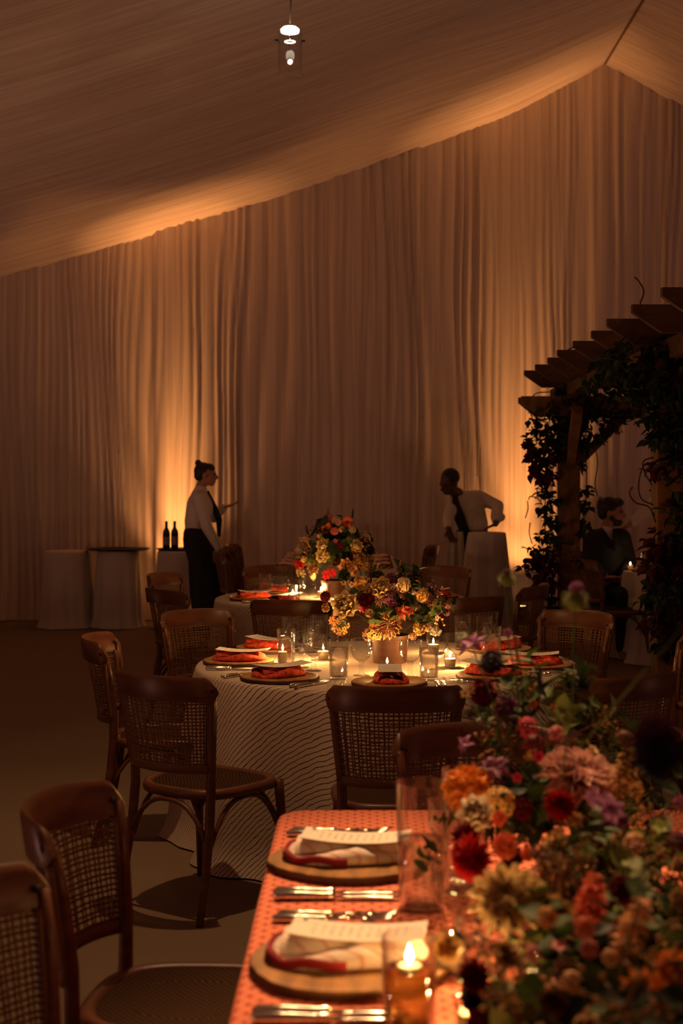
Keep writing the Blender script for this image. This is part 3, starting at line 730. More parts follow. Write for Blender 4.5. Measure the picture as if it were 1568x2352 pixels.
# front table glasses
tumbler((967 - VX) / FPX * 2.80, 2.80, 'very tall clear glass of water on the coral cloth, beside the flowers', big=1, grp='tall glasses on the coral table')
tumbler(.215, 2.92, 'tall glass behind the very tall water glass, rim overlapping it', big=1, grp='tall glasses on the coral table')
for x, y, wh in [(.175, 2.60, 'low beside the big pale dahlia'), (.20, 2.28, 'sparkling between candle glass and flowers'), (.215, 2.08, 'sparkling at the very bottom by the flowers'), (.19, 3.05, 'behind the tall water glasses'), (.66, 2.62, 'beyond the flowers on the far side'), (.655, 2.9, 'near the white napkin beyond the flowers')]:
    goblet(x, y, 'cut glass goblet on the coral cloth ' + wh)
def mk_candleglass():
    root = empty('candle_tumbler', (0, 0, 0)); r, h = .044, .142; q = MB()
    q.lathe([(.001, .001), (r * .9, .001), (r * .93, .006), (r, h), (r - .0025, h), (r * .92 - .003, .012), (.001, .012)], 32); a = q.build('glass_cup', MAT['glass'], root)
    q = MB(); q.lathe([(.001, .0125), (r * .9 - .002, .0125), (r * .95 - .0015, .090), (r * .9, .092), (.001, .088)], 32); b_ = q.build('water', MAT['amberwater'], root)
    q = MB(); q.lathe([(.001, .082), (.019, .084), (.020, .097), (.001, .098)], 20); c = q.build('wax', MAT['wax'], root)
    q = MB(); q.tube([(0, 0, .097), (.001, 0, .106)], .001, 5); d = q.build('wick', MAT['wick'], root)
    q = MB(); q.lathe([(.0006, .101), (.004, .104), (.0058, .110), (.0046, .117), (.002, .124), (.0004, .130)], 12); e = q.build('flame', MAT['flame'], root)
    return Tree(root, [a, b_, c, d, e])
MAT['amberwater'] = glassy('candle_water', (.95, .70, .38), 1.33, refr=.5)
cgx = (940 - VX) / FPX * 2.20
first_or_dup(ST, 'cg', mk_candleglass, (cgx, 2.20, TZ), 0, 'tall glass with a floating lit candle at the bottom of the coral table', 'candle', 'lit candles on the tables')
light('candle_light', 'POINT', (cgx, 2.20, TZ + .12), 2.2, FLAME, size=.008)
dup(ST['cg'], (.70, 2.72, TZ), 0, 'floating candle glass beyond the flowers on the coral table')
light('candle_light', 'POINT', (.70, 2.72, TZ + .12), 2.2, FLAME, size=.008)
for x, y, wh in [(.155, 2.44, 'low votive candle between the dahlia and the coral chargers'), (.17, 2.16, 'votive candle glinting through goblet stems beside the flowers')]:
    candle('votive', x, y, TZ, .8, wh, 1.0)
# far long table settings
for i, y in enumerate((12.75, 13.2, 13.7, 14.2)):
    wh = ('first on', 'second along', 'third along', 'last on')[i] + ' the far long table, chair-row side'
    setting(-.62, y, (1, 0), TZ, wh, 'white', .158, 0, 3, card=False)
for i, y in enumerate((12.75, 13.3, 13.9)):
    wh = ('first on', 'second along', 'last along') [i] + ' the far long table, waiter side'
    setting(.14, y, (-1, 0), TZ, wh, 'white', .158, 0, 5, card=False)
goblet(-.55, 12.45, 'cut glass goblet on the far long table, chair-row side'); goblet(.1, 12.5, 'cut glass goblet on the far long table, waiter side')
# table beyond the pergola
setting(2.50, 12.30, (1, .1), TZ, 'on the table by the seated man', 'red', .158, 0, 1); c = PX(1447, 1282, 12.45)
candle('votive', c.x, 12.45, TZ, .10, 'votive candle beside the seated man beyond the pergola', 1.0); goblet(c.x + .12, 12.4, 'cut glass goblet by the seated man beyond the pergola')

# tray stands along the drape, tray, bottles
SY = 14.85
for px, r1, lab, wh in [(153, .215, 1, 'bare stand under pale linen, standing alone by the dark drape'), (272, .205, 2, 'linen-covered stand carrying the wide empty black tray'), (408, .20, 3, 'linen-covered stand with the wine bottles, beside the waitress')]:
    x = (px - VX) / FPX * SY
    tag(cloth_round('linen_covered_stand', (x, SY), r1, .80, MAT['linen'], amp=.018, flare=.035, folds=6, seed=px, seg=96), wh, 'serving stand', 'serving stands by the drape')
def tray(x, y, z, R, lab):
    q = MB(); q.lathe([(.001, 0), (R * .9, 0), (R, .022), (R + .006, .022), (R * .9, .005), (.001, .005)], 40)
    o = q.build('serving_tray', MAT['tray']); o.location = (x, y, z); o.scale = (1, .75, 1); tag(o, lab, 'tray', 'black serving trays')
tray((272 - VX) / FPX * SY, SY, .803, .335, 'wide empty black oval tray'); tray((410 - VX) / FPX * SY, SY, .803, .235, 'black tray holding the wine bottles beside the waitress')
def mk_bottle():
    root = empty('wine_bottle', (0, 0, 0)); q = MB()
    q.lathe([(.001, 0), (.036, 0), (.0385, .006), (.0385, .165), (.034, .195), (.017, .228), (.0145, .25), (.0145, .292), (.001, .293)], 20); a = q.build('bottle', MAT['bottle'], root)
    q = MB(); q.lathe([(.0389, .05), (.0389, .135)], 20); b_ = q.build('label', MAT['label'], root)
    q = MB(); q.lathe([(.0152, .245), (.0152, .297), (.001, .298)], 16); c = q.build('foil', MAT['tray'], root); return Tree(root, [a, b_, c])
for px, dy, wh in [(382, 0, 'dark wine bottle on the tray, at the free end of the row'), (401, .03, 'dark wine bottle on the tray, slimmest neck against the glow'), (429, .02, 'dark wine bottle peeping out beside the waitress'), (439, -.02, 'dark wine bottle hidden behind the waitress')]:
    first_or_dup(ST, 'bot', mk_bottle, ((px - VX) / FPX * (SY + dy), SY + dy, .809), px, wh, 'bottle', 'wine bottles on the tray')
# tall white clothed table by the waiter, and uplight housings
hx = (1118 - VX) / FPX * 13.1
tag(cloth_round('clothed_cocktail_table', (hx, 13.1), .165, 1.065, MAT['linen'], amp=.030, flare=.07, folds=7, seed=5, seg=96), 'tall cocktail table under a white floor-length cloth, waiter leaning on it', 'table')
def mk_par():
    root = empty('uplight', (0, 0, 0)); q = MB(); q.lathe([(.001, .03), (.06, .03), (.075, .05), (.08, .19), (.074, .19), (.068, .06), (.001, .06)], 20); a = q.build('housing', MAT['tray'], root)
    q = MB(); q.box((0, 0, .01), (.2, .14, .02)); q.box((-.09, 0, .07), (.012, .04, .12)); q.box((.09, 0, .07), (.012, .04, .12)); b_ = q.build('bracket', MAT['tray'], root, smooth=False)
    q = MB(); q.lathe([(.001, .186), (.066, .186)], 20); c = q.build('lens', emis('uplight_lens', (1, .55, .2), 4), root); return Tree(root, [a, b_, c])
for i, (x, y, p, vis) in enumerate(UPL):
    if vis: first_or_dup(ST, 'par', mk_par, (x, y, 0), 0, ('amber uplight at the drape behind the wine bottle stand', 'amber uplight at the drape between cocktail table and pergola')[i], 'uplight', 'uplights along the drape')
# hanging lantern
def mk_lantern():
    root = empty('hanging_lantern', (0, 0, 0)); q = MB(); q.lathe([(.001, .055), (.045, .052), (.060, .038), (.058, .022), (.001, .016)], 24); a = q.build('lamp_lens', emis('lamp_lens', (1, .86, .66), 9), root)
    q = MB(); q.tube([(0, 0, .08), (.01, 0, .3), (0, 0, .9)], .006, 6); b_ = q.build('hanging_rod', MAT['bark'], root)
    q = MB(); q.tube([(0, 0, .02), (0, 0, -.03)], .004, 6); c = q.build('inner_pin', MAT['silver'], root)
    q = MB(); q.lathe([(.036, -.036), (.036, -.040), (.022, -.040), (.022, -.036), (.036, -.036)], 24); d = q.build('lower_ring', emis('lamp_ring', (1, .84, .6), 3), root)
    q = MB(); q.lathe([(.074, -.25), (.078, .02), (.076, .02), (.072, -.25)], 32); e = q.build('glass_shade', MAT['glass'], root); P_ = [a, b_, c, d, e]
    for k in range(4):
        an = pi * k / 2 + .1; q = MB(); q.box((.082 * cos(an), .082 * sin(an), -.03), (.028, .012, .009), an); P_.append(q.build('clip', MAT['bolt'], root, smooth=False))
    for k in range(3):
        an = 2 * pi * k / 3 + .5; q = MB(); q.box((.055 * cos(an), .055 * sin(an), -.245), (.036, .008, .006), an); P_.append(q.build('lower_clip', MAT['silver'], root, smooth=False))
    return Tree(root, P_)
for i, (x, y, z, p, vis) in enumerate(LANT):
    if vis: first_or_dup(ST, 'lan', mk_lantern, (x, y, z + .02), 0, 'bright clear glass lantern hanging from the ceiling liner', 'lamp')
# ------------------------------------------------------------------ flowers: each bloom is a part of its arrangement
def petal(q, R, L_, W_, cup=.3, curl=.2, base=.0, nu=3, nv=4, tipw=.55, notch=0, wave=0, ph=0):
    """petal grows along local +X of matrix R, normal +Z"""
    def fn(u, v):
        s = (v - 0) ; x = base + L_ * s; wd = W_ * (sin(pi * min(1, s * .80 + .13)) ** .7 if tipw > .4 else sin(pi * (s * .9 + .08)) ** .9)
        t = 2 * u - 1; z = cup * W_ * t * t - curl * L_ * s * s + wave * W_ * sin(t * 5 + ph) * s
        x -= abs(t) ** 2 * L_ * .18 * s
        return R @ Vector((x, t * wd, z))
    q.grid(fn, nu, nv)
def frame(az, tilt):   # petal direction: azimuth, tilt up from horizontal
    return Matrix.Rotation(az, 3, 'Z') @ Matrix.Rotation(-tilt, 3, 'Y')
FM = {}
def fm_peony():
    q = MB(); r = random.Random(2)
    for n, tl, L_, W_, b_ in ((8, .15, .88, .40, .10), (8, .5, .84, .38, .10), (8, .80, .76, .32, .08), (8, 1.05, .66, .26, .08), (8, 1.25, .54, .20, .06), (7, 1.42, .44, .15, .04)):
        o = r.uniform(0, 6)
        for i in range(n): petal(q, frame(o + 2 * pi * i / n + r.uniform(-.15, .15), tl + r.uniform(-.1, .1)), L_, W_, .55, -.45 if tl < 1.2 else -.2, b_, 4, 5, .6, wave=.12, ph=r.uniform(0, 6))
    return q
def fm_rose():    # closed globe rose
    q = MB(); r = random.Random(6)
    for n, tl, L_, W_ in ((5, .75, 1.0, .55), (5, 1.05, 1.05, .5), (5, 1.3, 1.0, .4), (4, 1.45, .9, .25)):
        o = r.uniform(0, 6)
        for i in range(n): petal(q, frame(o + 2 * pi * i / n, tl), L_, W_, .6, -.5, .05, 4, 5, .6, wave=.06, ph=i)
    return q
def fm_dahlia():
    q = MB(); r = random.Random(3)
    for k in range(8):
        n = 15 - k; tl = -.12 + k * .2; L_ = 1.0 - k * .085; o = k * .37
        for i in range(n): petal(q, frame(o + 2 * pi * i / n + r.uniform(-.05, .05), tl + r.uniform(-.08, .08)), L_ - .1, .17 - k * .008, .9, -.10, .08, 2, 4, .6)
    return q
def fm_pom(n=120, L_=.36, W_=.17, cup=.6):
    q = MB(); g = pi * (3 - sqrt(5)); r = random.Random(4)
    for i in range(n):
        z = 1 - 1.55 * i / n; rad = sqrt(max(0, 1 - z * z)); az = g * i
        R = frame(az + r.uniform(-.1, .1), atan2(z, max(rad, .001)) + r.uniform(-.15, .15)) @ Matrix.Rotation(r.uniform(-1.2, 1.2) if W_ > .1 else 0, 3, 'X'); petal(q, R, L_ * r.uniform(.75, 1.2), W_, cup, .4, .66, 3, 3, .6, wave=.5, ph=i)
    q.ball((0, 0, 0), .74, 12); return q
def fm_daisy():
    q = MB()
    for k in range(2):
        for i in range(13): petal(q, frame(2 * pi * i / 13 + k * .24, .10 + .22 * k), .85 - .12 * k, .17, .3, .08, .14, 2, 4, .6)
    q.cur = 1; q.ball((0, 0, .06), (.24, .24, .12), 10); return q
def fm_phlox():
    q = MB(); r = random.Random(9); g = pi * (3 - sqrt(5))
    for k in range(17):
        z = 1 - .95 * k / 17; rad = sqrt(1 - z * z); c = Vector((rad * cos(g * k), rad * sin(g * k), z)) * .72
        F = c.normalized().to_track_quat('Z', 'Y').to_matrix(); q.cur = 0
        b0 = len(q.v)
        for i in range(5): petal(q, F @ frame(2 * pi * i / 5 + k, .1), .25, .12, .1, .1, .02, 2, 2, .6)
        for j in range(b0, len(q.v)): q.v[j] = tuple(Vector(q.v[j]) + c)
        q.cur = 1; q.ball(c * 1.05, .06, 6)
        q.cur = 2; q.tube([(0, 0, -.5), tuple(c * .95)], .018, 4)
    q.cur = 0; return q
def fm_single():
    q = MB()
    for i in range(5): petal(q, frame(2 * pi * i / 5, .25), .9, .42, .1, .15, .05, 2, 3, .6)
    q.cur = 1; q.ball((0, 0, .08), .2, 8); return q
def fm_lily():
    q = MB(); r = random.Random(8)
    for i in range(8): petal(q, frame(2 * pi * i / 8 + r.uniform(-.2, .2), r.uniform(.0, .8)), r.uniform(.75, 1.0), .22, .6, .55, .05, 3, 5, .3, wave=.2, ph=i)
    return q
def fm_snap():
    q = MB(); r = random.Random(12)
    for k in range(20):
        z = -1 + 2.0 * k / 20; w_ = .36 * (1 - max(0, z) * .7); az = k * 2.4
        for i in range(3):
            b0 = len(q.v); petal(q, frame(az + i * 1.1 - 1.1, .35), .34, .16, .6, .5, .0, 2, 2, .6)
            o = Vector((cos(az) * w_ * .5, sin(az) * w_ * .5, z))
            for j in range(b0, len(q.v)): q.v[j] = tuple(Vector(q.v[j]) * (1.15 - max(0, z) * .5) + o)
    q.cur = 1; q.tube([(0, 0, -1.3), (0, 0, 1)], .035, 5); return q
def fm_spike():   # slender green spike with buds
    q = MB(); q.tube([(0, 0, -1), (.03, 0, 0), (0, 0, 1)], [.035, .03, .012], 5)
    for k in range(26):
        z = -.2 + 1.15 * k / 26; az = k * 2.4; q.ball((cos(az) * .10 * (1.1 - z), sin(az) * .10 * (1.1 - z), z), (.06, .06, .075), 6)
    return q
def fm_leafy(n=9, L_=.5, W_=.14, seed=1, ovate=0):
    q = MB(); r = random.Random(seed); q.tube([(0, 0, 0), (.04, .02, .4), (.0, .05, .8), (-.05, .08, 1.0)], [.022, .018, .012, .006], 5)
    for k in range(n):
        z = .12 + .86 * k / n; az = k * 2.4 + r.uniform(-.3, .3); b0 = len(q.v)
        petal(q, frame(az, r.uniform(.1, .8)), L_ * r.uniform(.6, 1.1), W_ * r.uniform(.8, 1.2), .35, r.uniform(.1, .6), 0, 2, 4, .6 if ovate else .3)
        for j in range(b0, len(q.v)): q.v[j] = tuple(Vector(q.v[j]) + Vector((0, .03, z)))
    return q
def fm_wispy():
    q = MB(); r = random.Random(21); q.tube([(0, 0, 0), (.03, .02, .5), (0, 0, .8)], [.02, .015, .008], 4)
    for k in range(16):
        z = .25 + .55 * k / 16; az = k * 2.4; e = Vector((cos(az) * .3, sin(az) * .3, z + .2)); q.tube([(0, 0, z), tuple(e * .6 + Vector((0, 0, z * .4))), tuple(e)], .006, 3); q.ball(e, .035, 5)
    return q
def fm_thistle():
    q = fm_pom(90, .5, .05, .2); q.cur = 1; q.tube([(0, 0, -3.2), (.1, 0, -1), (0, 0, -.5)], .07, 5); q.cur = 0; return q
BUILD = dict(peony=fm_peony, rose=fm_rose, dahlia=fm_dahlia, marigold=fm_pom, daisy=fm_daisy, phlox_cluster=fm_phlox, blossom=fm_single, lily=fm_lily, snapdragon=fm_snap, bud_spike=fm_spike,
             leafy_stem=fm_leafy, broad_leaf_stem=lambda: fm_leafy(7, .55, .26, 5, 1), wispy_stem=fm_wispy, scabiosa=lambda: fm_pom(190, .42, .05, .2), thistle=fm_thistle)
FC = dict(cream=(.86, .66, .32), white=(.85, .72, .52), yellow=(.85, .52, .14), peach=(.84, .48, .22), orange=(.80, .28, .05), coral=(.78, .16, .07), red=(.48, .012, .012), burgundy=(.16, .006, .014),
          pink=(.80, .22, .24), hot=(.70, .05, .12), blush=(.78, .46, .38), lilac=(.52, .22, .42), mauve=(.28, .09, .17), dark=(.016, .008, .018), tan=(.50, .28, .10), brown=(.18, .07, .03),
          green=(.055, .085, .016), dgreen=(.022, .034, .009), lgreen=(.20, .22, .05), vine=(.022, .032, .012), wine=(.05, .006, .010))
FMAT = {}
def fcol(c):
    if c not in FMAT: FMAT[c] = mat('petal_' + c, FC[c], .62, spec=.25, noise=(22, .16, (1, 1, 1)), trans=.22)
    return FMAT[c]
MAT['eye'] = mat('flower_eye', (.35, .02, .015), .7); MAT['yeye'] = mat('yellow_eye', (.55, .33, .05), .7)
def flower_mesh(kind):
    if kind not in FM:
        q = BUILD[kind](); slots = max(q.mi) + 1
        ms = [fcol('cream'), fcol('green') if kind in ('snapdragon', 'thistle') else MAT['eye'], fcol('green')][:slots]
        FM[kind] = q.build(kind, None, mats=ms, me_only=True)
    return FM[kind]
def bloom(parent, origin, kind, pos, r, col, up=None, spin=None, rnd=RND):
    o = bpy.data.objects.new(kind, flower_mesh(kind)); COL.objects.link(o); o.parent = parent
    o.location = Vector(pos) - origin
    n = Vector(up if up is not None else (0, 0, 1)).normalized()
    o.rotation_mode = 'QUATERNION'; o.rotation_quaternion = n.to_track_quat('Z', 'Y') @ Euler((0, 0, spin if spin is not None else rnd.uniform(0, 6.28))).to_quaternion()
    o.scale = (r, r, r); s = o.material_slots[0]; s.link = 'OBJECT'; s.material = fcol(col); return o
def arrangement(name, base, label, pot, group=None):
    root = empty('flower_arrangement', base, 0, label, 'flower arrangement', group); q = MB(); h, r = pot
    q.lathe([(.001, 0), (r * .88, 0), (r * .90, .004), (r * .97, h - .02), (r * 1.03, h - .018), (r * 1.03, h), (r * .95, h), (r * .93, h - .03), (.001, h - .03)], 28)
    sharp(q.build('planter', MAT['terra'], root), 40); return root
def stems(root, tips, c, n=1):
    for t in tips:
        q = MB(); t = Vector(t); q.tube([(c[0] * .3, c[1] * .3, c[2]), (t.x * .45, t.y * .45, (c[2] + t.z) / 2 + .02), tuple(t)], .0022, 5); q.build('stem', fcol('green'), root)

# ---- arrangement on the candlelit round table
def ell(px, py, c, rx, ry, rz, k=1.0):
    Y = c.y
    for _ in range(3):
        p = PX(px, py, Y); t = 1 - ((p.x - c.x) / rx) ** 2 - ((p.z - c.z) / rz) ** 2; Y = c.y - ry * sqrt(max(t, 0)) * k
    return PX(px, py, Y)
def fill(root, b, c, rx, ry, rz, n, kinds, seed, lo=-.5, front=.35, zmin=None):
    r = random.Random(seed)
    for i in range(n):
        while True:
            d = Vector((r.uniform(-1, 1), r.uniform(-1, front), r.uniform(lo, 1)))
            if .05 < d.length < 1: break
        d.normalize(); kind, col, s0, s1 = kinds[i % len(kinds)]; k = r.uniform(.15, .55) if 'stem' in kind else r.uniform(.72, .98)
        p = Vector((c.x + d.x * rx * k, c.y + d.y * ry * k, c.z + d.z * rz * k))
        if zmin is not None: p.z = max(p.z, zmin)
        up = d + Vector((r.uniform(-.4, .4), r.uniform(-.4, .1), r.uniform(0, .5)))
        if 'stem' in kind and up.z < -.1: up.z *= .3
        bloom(root, b, kind, p, r.uniform(s0, s1), col, up, rnd=r)
b = Vector((.130, 6.43, .7605)); c = Vector((.145, 6.40, 1.00))
root = arrangement('a', b, 'low arrangement of cream roses and peach dahlia in brown planter on candlelit round table', (.125, .085))
GREEN = [('leafy_stem', 'green', .11, .16), ('phlox_cluster', 'peach', .02, .028), ('leafy_stem', 'dgreen', .12, .17), ('marigold', 'mauve', .014, .02), ('wispy_stem', 'tan', .12, .17), ('peony', 'tan', .026, .036), ('lily', 'blush', .02, .03), ('broad_leaf_stem', 'dgreen', .09, .13), ('phlox_cluster', 'brown', .02, .03)]
fill(root, b, c, .26, .21, .17, 64, GREEN, 31, lo=-.35)
A1 = [('peony', 800, 1391, 58, 'cream', (-.5, -1, .15)), ('rose', 925, 1362, 46, 'cream', (.1, -.35, 1)), ('rose', 831, 1352, 42, 'yellow', (-.3, -.8, .9)), ('peony', 873, 1354, 46, 'cream', (.1, -1, .5)),
      ('rose', 962, 1382, 40, 'yellow', (.5, -.5, 1)), ('dahlia', 890, 1437, 54, 'peach', (.15, -1, -.1)), ('phlox_cluster', 783, 1438, 42, 'yellow', (-.4, -1, -.1)), ('phlox_cluster', 850, 1457, 36, 'yellow', (-.1, -1, -.4)),
      ('blossom', 869, 1464, 13, 'yellow', (0, -1, -.3)), ('scabiosa', 867, 1328, 27, 'dark', (0, -.8, .6)), ('blossom', 789, 1338, 13, 'yellow', (0, -1, .3)), ('blossom', 808, 1343, 13, 'peach', (0, -1, .3)),
      ('marigold', 839, 1379, 26, 'burgundy', (0, -1, .4)), ('marigold', 852, 1374, 20, 'burgundy', (0, -1, .4)), ('blossom', 835, 1399, 15, 'hot', (0, -1, .2)), ('lily', 921, 1407, 38, 'coral', (.1, -1, .3)), ('lily', 938, 1402, 26, 'coral', (.3, -1, .3)),
      ('lily', 869, 1378, 28, 'blush', (0, -1, .4)), ('phlox_cluster', 893, 1373, 30, 'mauve', (0, -1, .5)), ('phlox_cluster', 905, 1352, 24, 'blush', (0, -.7, .7)), ('rose', 957, 1434, 42, 'yellow', (.3, -1, -.5)), ('rose', 988, 1443, 34, 'white', (.6, -1, -.3)),
      ('marigold', 747, 1370, 19, 'burgundy', (-.8, -1, .3)), ('peony', 752, 1396, 20, 'tan', (-.8, -1, .1)), ('lily', 765, 1425, 26, 'orange', (-.8, -1, 0)), ('phlox_cluster', 981, 1378, 34, 'brown', (.8, -.8, .5)), ('wispy_stem', 990, 1392, 44, 'brown', (.9, -.6, .6)),
      ('blossom', 1003, 1420, 13, 'blush', (1, -1, 0)), ('phlox_cluster', 848, 1408, 20, 'peach', (0, -1, 0)), ('marigold', 900, 1329, 22, 'mauve', (.1, -.5, 1)), ('scabiosa', 812, 1334, 12, 'dark', (0, -1, .5)), ('marigold', 921, 1329, 11, 'burgundy', (0, -.6, 1)),
      ('rose', 945, 1455, 24, 'peach', (.3, -1, -.6)), ('broad_leaf_stem', 895, 1405, 46, 'green', (.7, -.6, -.5)), ('broad_leaf_stem', 870, 1410, 50, 'green', (-.4, -.8, -.6)), ('broad_leaf_stem', 960, 1410, 52, 'dgreen', (.4, -.7, -.9)),
      ('broad_leaf_stem', 985, 1440, 44, 'green', (.9, -.5, -.5)), ('leafy_stem', 800, 1420, 50, 'green', (-.7, -.6, -.5)), ('bud_spike', 850, 1335, 66, 'brown', (-.03, 0, 1)), ('bud_spike', 948, 1330, 50, 'dgreen', (.1, 0, 1)), ('bud_spike', 795, 1320, 40, 'green', (-.1, 0, 1)), ('marigold', 790, 1322, 22, 'green', (-.2, -.6, 1)),
      ('bud_spike', 916, 1310, 36, 'tan', (.2, 0, 1)), ('wispy_stem', 880, 1330, 50, 'tan', (.2, 0, 1)), ('lily', 858, 1430, 24, 'orange', (-.2, -1, 0)), ('marigold', 900, 1386, 18, 'mauve', (0, -1, .2))]
for kind, px, py, s, col, up in A1:
    p = ell(px, py, c, .27, .22, .19); bloom(root, b, kind, p, s / 2 * p.y / FPX * (1.35 if kind not in ('leafy_stem', 'broad_leaf_stem', 'wispy_stem') else 1.3), col, up)
stems(root, [ell(x, y + 6, c, .27, .22, .19) - b for x, y in ((867, 1340), (808, 1345), (789, 1342), (747, 1375), (877, 1345), (1003, 1421), (812, 1338), (921, 1333))], (0, 0, .1))
# ---- tall arrangement on the second table
b = Vector((-.18, 9.80, .7605)); c = Vector((-.165, 9.76, 1.02))
root = arrangement('b', b, 'tall flower arrangement topped by pink daisies in a brown planter on the second table', (.115, .095))
GB = [('leafy_stem', 'dgreen', .13, .22), ('leafy_stem', 'green', .12, .2), ('broad_leaf_stem', 'vine', .11, .18), ('wispy_stem', 'brown', .13, .2), ('peony', 'tan', .04, .055), ('marigold', 'brown', .03, .04)]
fill(root, b, c, .26, .22, .22, 46, GB, 33, lo=-.3); fill(root, b, c + Vector((0, 0, .08)), .13, .13, .13, 22, GB[:4], 34, lo=-.2)
A2 = [('daisy', 797, 1199, 25, 'coral', (.2, -1, .2)), ('daisy', 750, 1212, 25, 'coral', (-.6, -1, .2)), ('marigold', 757, 1187, 11, 'pink', (0, -1, .5)), ('marigold', 767, 1194, 12, 'blush', (0, -1, .5)), ('marigold', 776, 1200, 13, 'blush', (0, -1, .4)),
      ('marigold', 768, 1220, 15, 'pink', (0, -1, .3)), ('marigold', 785, 1216, 12, 'cream', (0, -1, .3)), ('peony', 807, 1218, 17, 'white', (.4, -1, .4)), ('phlox_cluster', 735, 1231, 15, 'cream', (-.5, -1, .2)), ('peony', 745, 1254, 31, 'cream', (-.3, -1, .3)),
      ('peony', 745, 1276, 32, 'cream', (-.5, -1, .1)), ('peony', 816, 1256, 29, 'cream', (.4, -1, .3)), ('marigold', 784, 1254, 17, 'burgundy', (0, -1, .2)), ('marigold', 688, 1295, 20, 'red', (-.8, -1, 0)), ('scabiosa', 851, 1266, 16, 'dark', (.6, -.8, .5)),
      ('peony', 695, 1314, 23, 'cream', (-.8, -1, -.3)), ('peony', 796, 1303, 40, 'peach', (.1, -1, 0)), ('peony', 822, 1288, 34, 'tan', (.5, -1, .2)), ('peony', 723, 1304, 28, 'tan', (-.4, -1, 0)), ('rose', 703, 1286, 23, 'tan', (-.7, -1, .3)),
      ('lily', 750, 1320, 26, 'red', (-.1, -1, -.2)), ('lily', 764, 1316, 20, 'red', (.1, -1, -.2)), ('blossom', 769, 1243, 11, 'pink', (0, -1, .5)), ('bud_spike', 708, 1235, 44, 'dark', (-.2, 0, 1)), ('bud_spike', 754, 1180, 22, 'lgreen', (-.1, 0, 1)), ('bud_spike', 809, 1185, 26, 'dgreen', (.1, 0, 1)),
      ('wispy_stem', 830, 1252, 46, 'tan', (.6, -.2, 1)), ('wispy_stem', 712, 1258, 46, 'tan', (-.6, -.2, 1)), ('wispy_stem', 700, 1270, 36, 'tan', (-.9, -.2, .6)), ('wispy_stem', 835, 1225, 36, 'brown', (.7, -.1, 1)), ('scabiosa', 791, 1225, 12, 'dark', (0, -1, .3)), ('lily', 838, 1300, 26, 'tan', (.7, -1, 0)), ('peony', 770, 1290, 22, 'brown', (0, -1, 0)),
      ('leafy_stem', 845, 1315, 44, 'dgreen', (.8, -.6, -.2)), ('leafy_stem', 705, 1325, 40, 'vine', (-.8, -.6, -.4)), ('marigold', 868, 1312, 13, 'coral', (.6, -1, .2)), ('wispy_stem', 855, 1300, 50, 'tan', (.5, -.2, 1))]
for kind, px, py, s, col, up in A2:
    p = ell(px, py, c, .27, .20, .34); bloom(root, b, kind, p, s / 2 * p.y / FPX * (1.3 if 'stem' not in kind else 1.5), col, up)
# ---- long centrepiece of the coral table
b = Vector((.42, 2.55, .7605))
root = arrangement('c', b, 'big wild centrepiece of dahlias, marigolds and thistles filling the coral table', (.09, .13))
q = MB(); q.box((.0, -.35, .045), (.24, .40, .09)); bevel(q.build('trough', MAT['terra'], root, smooth=False), .01)
GC = [('leafy_stem', 'green', .10, .16), ('leafy_stem', 'dgreen', .11, .17), ('broad_leaf_stem', 'green', .06, .09), ('wispy_stem', 'tan', .09, .14), ('leafy_stem', 'lgreen', .09, .13), ('wispy_stem', 'brown', .1, .15), ('broad_leaf_stem', 'dgreen', .06, .10)]
GF = [('blossom', 'hot', .010, .015), ('wispy_stem', 'green', .08, .12), ('marigold', 'tan', .014, .022), ('phlox_cluster', 'peach', .018, .026), ('leafy_stem', 'green', .07, .11), ('blossom', 'pink', .010, .016), ('marigold', 'burgundy', .016, .024), ('lily', 'tan', .02, .03), ('snapdragon', 'brown', .03, .045), ('wispy_stem', 'tan', .08, .12), ('marigold', 'mauve', .016, .022), ('peony', 'tan', .02, .03)]
fill(root, b, Vector((.44, 2.95, .88)), .27, .32, .24, 60, GC, 51, lo=-.2, front=1); fill(root, b, Vector((.43, 2.35, .86)), .27, .42, .18, 62, GC, 52, lo=-.2, front=.9)
fill(root, b, Vector((.42, 1.85, .84)), .26, .3, .16, 30, GC, 53, lo=-.2, front=.9); fill(root, b, Vector((.33, 2.10, .82)), .17, .22, .10, 34, GC, 58, lo=-.3, front=.9)
fill(root, b, Vector((.33, 2.10, .83)), .19, .24, .12, 22, GF, 59, lo=-.1, front=.5)
fill(root, b, Vector((.44, 2.95, .88)), .25, .30, .23, 26, GF, 54, lo=0, front=.6); fill(root, b, Vector((.44, 2.35, .86)), .25, .40, .18, 40, GF, 55, lo=-.1, front=.6)
fill(root, b, Vector((.42, 1.85, .84)), .24, .26, .14, 20, GF, 56, lo=0, front=.6)
fill(root, b, Vector((.42, 3.05, 1.06)), .13, .15, .18, 16, GC, 57, lo=-.2, front=1)
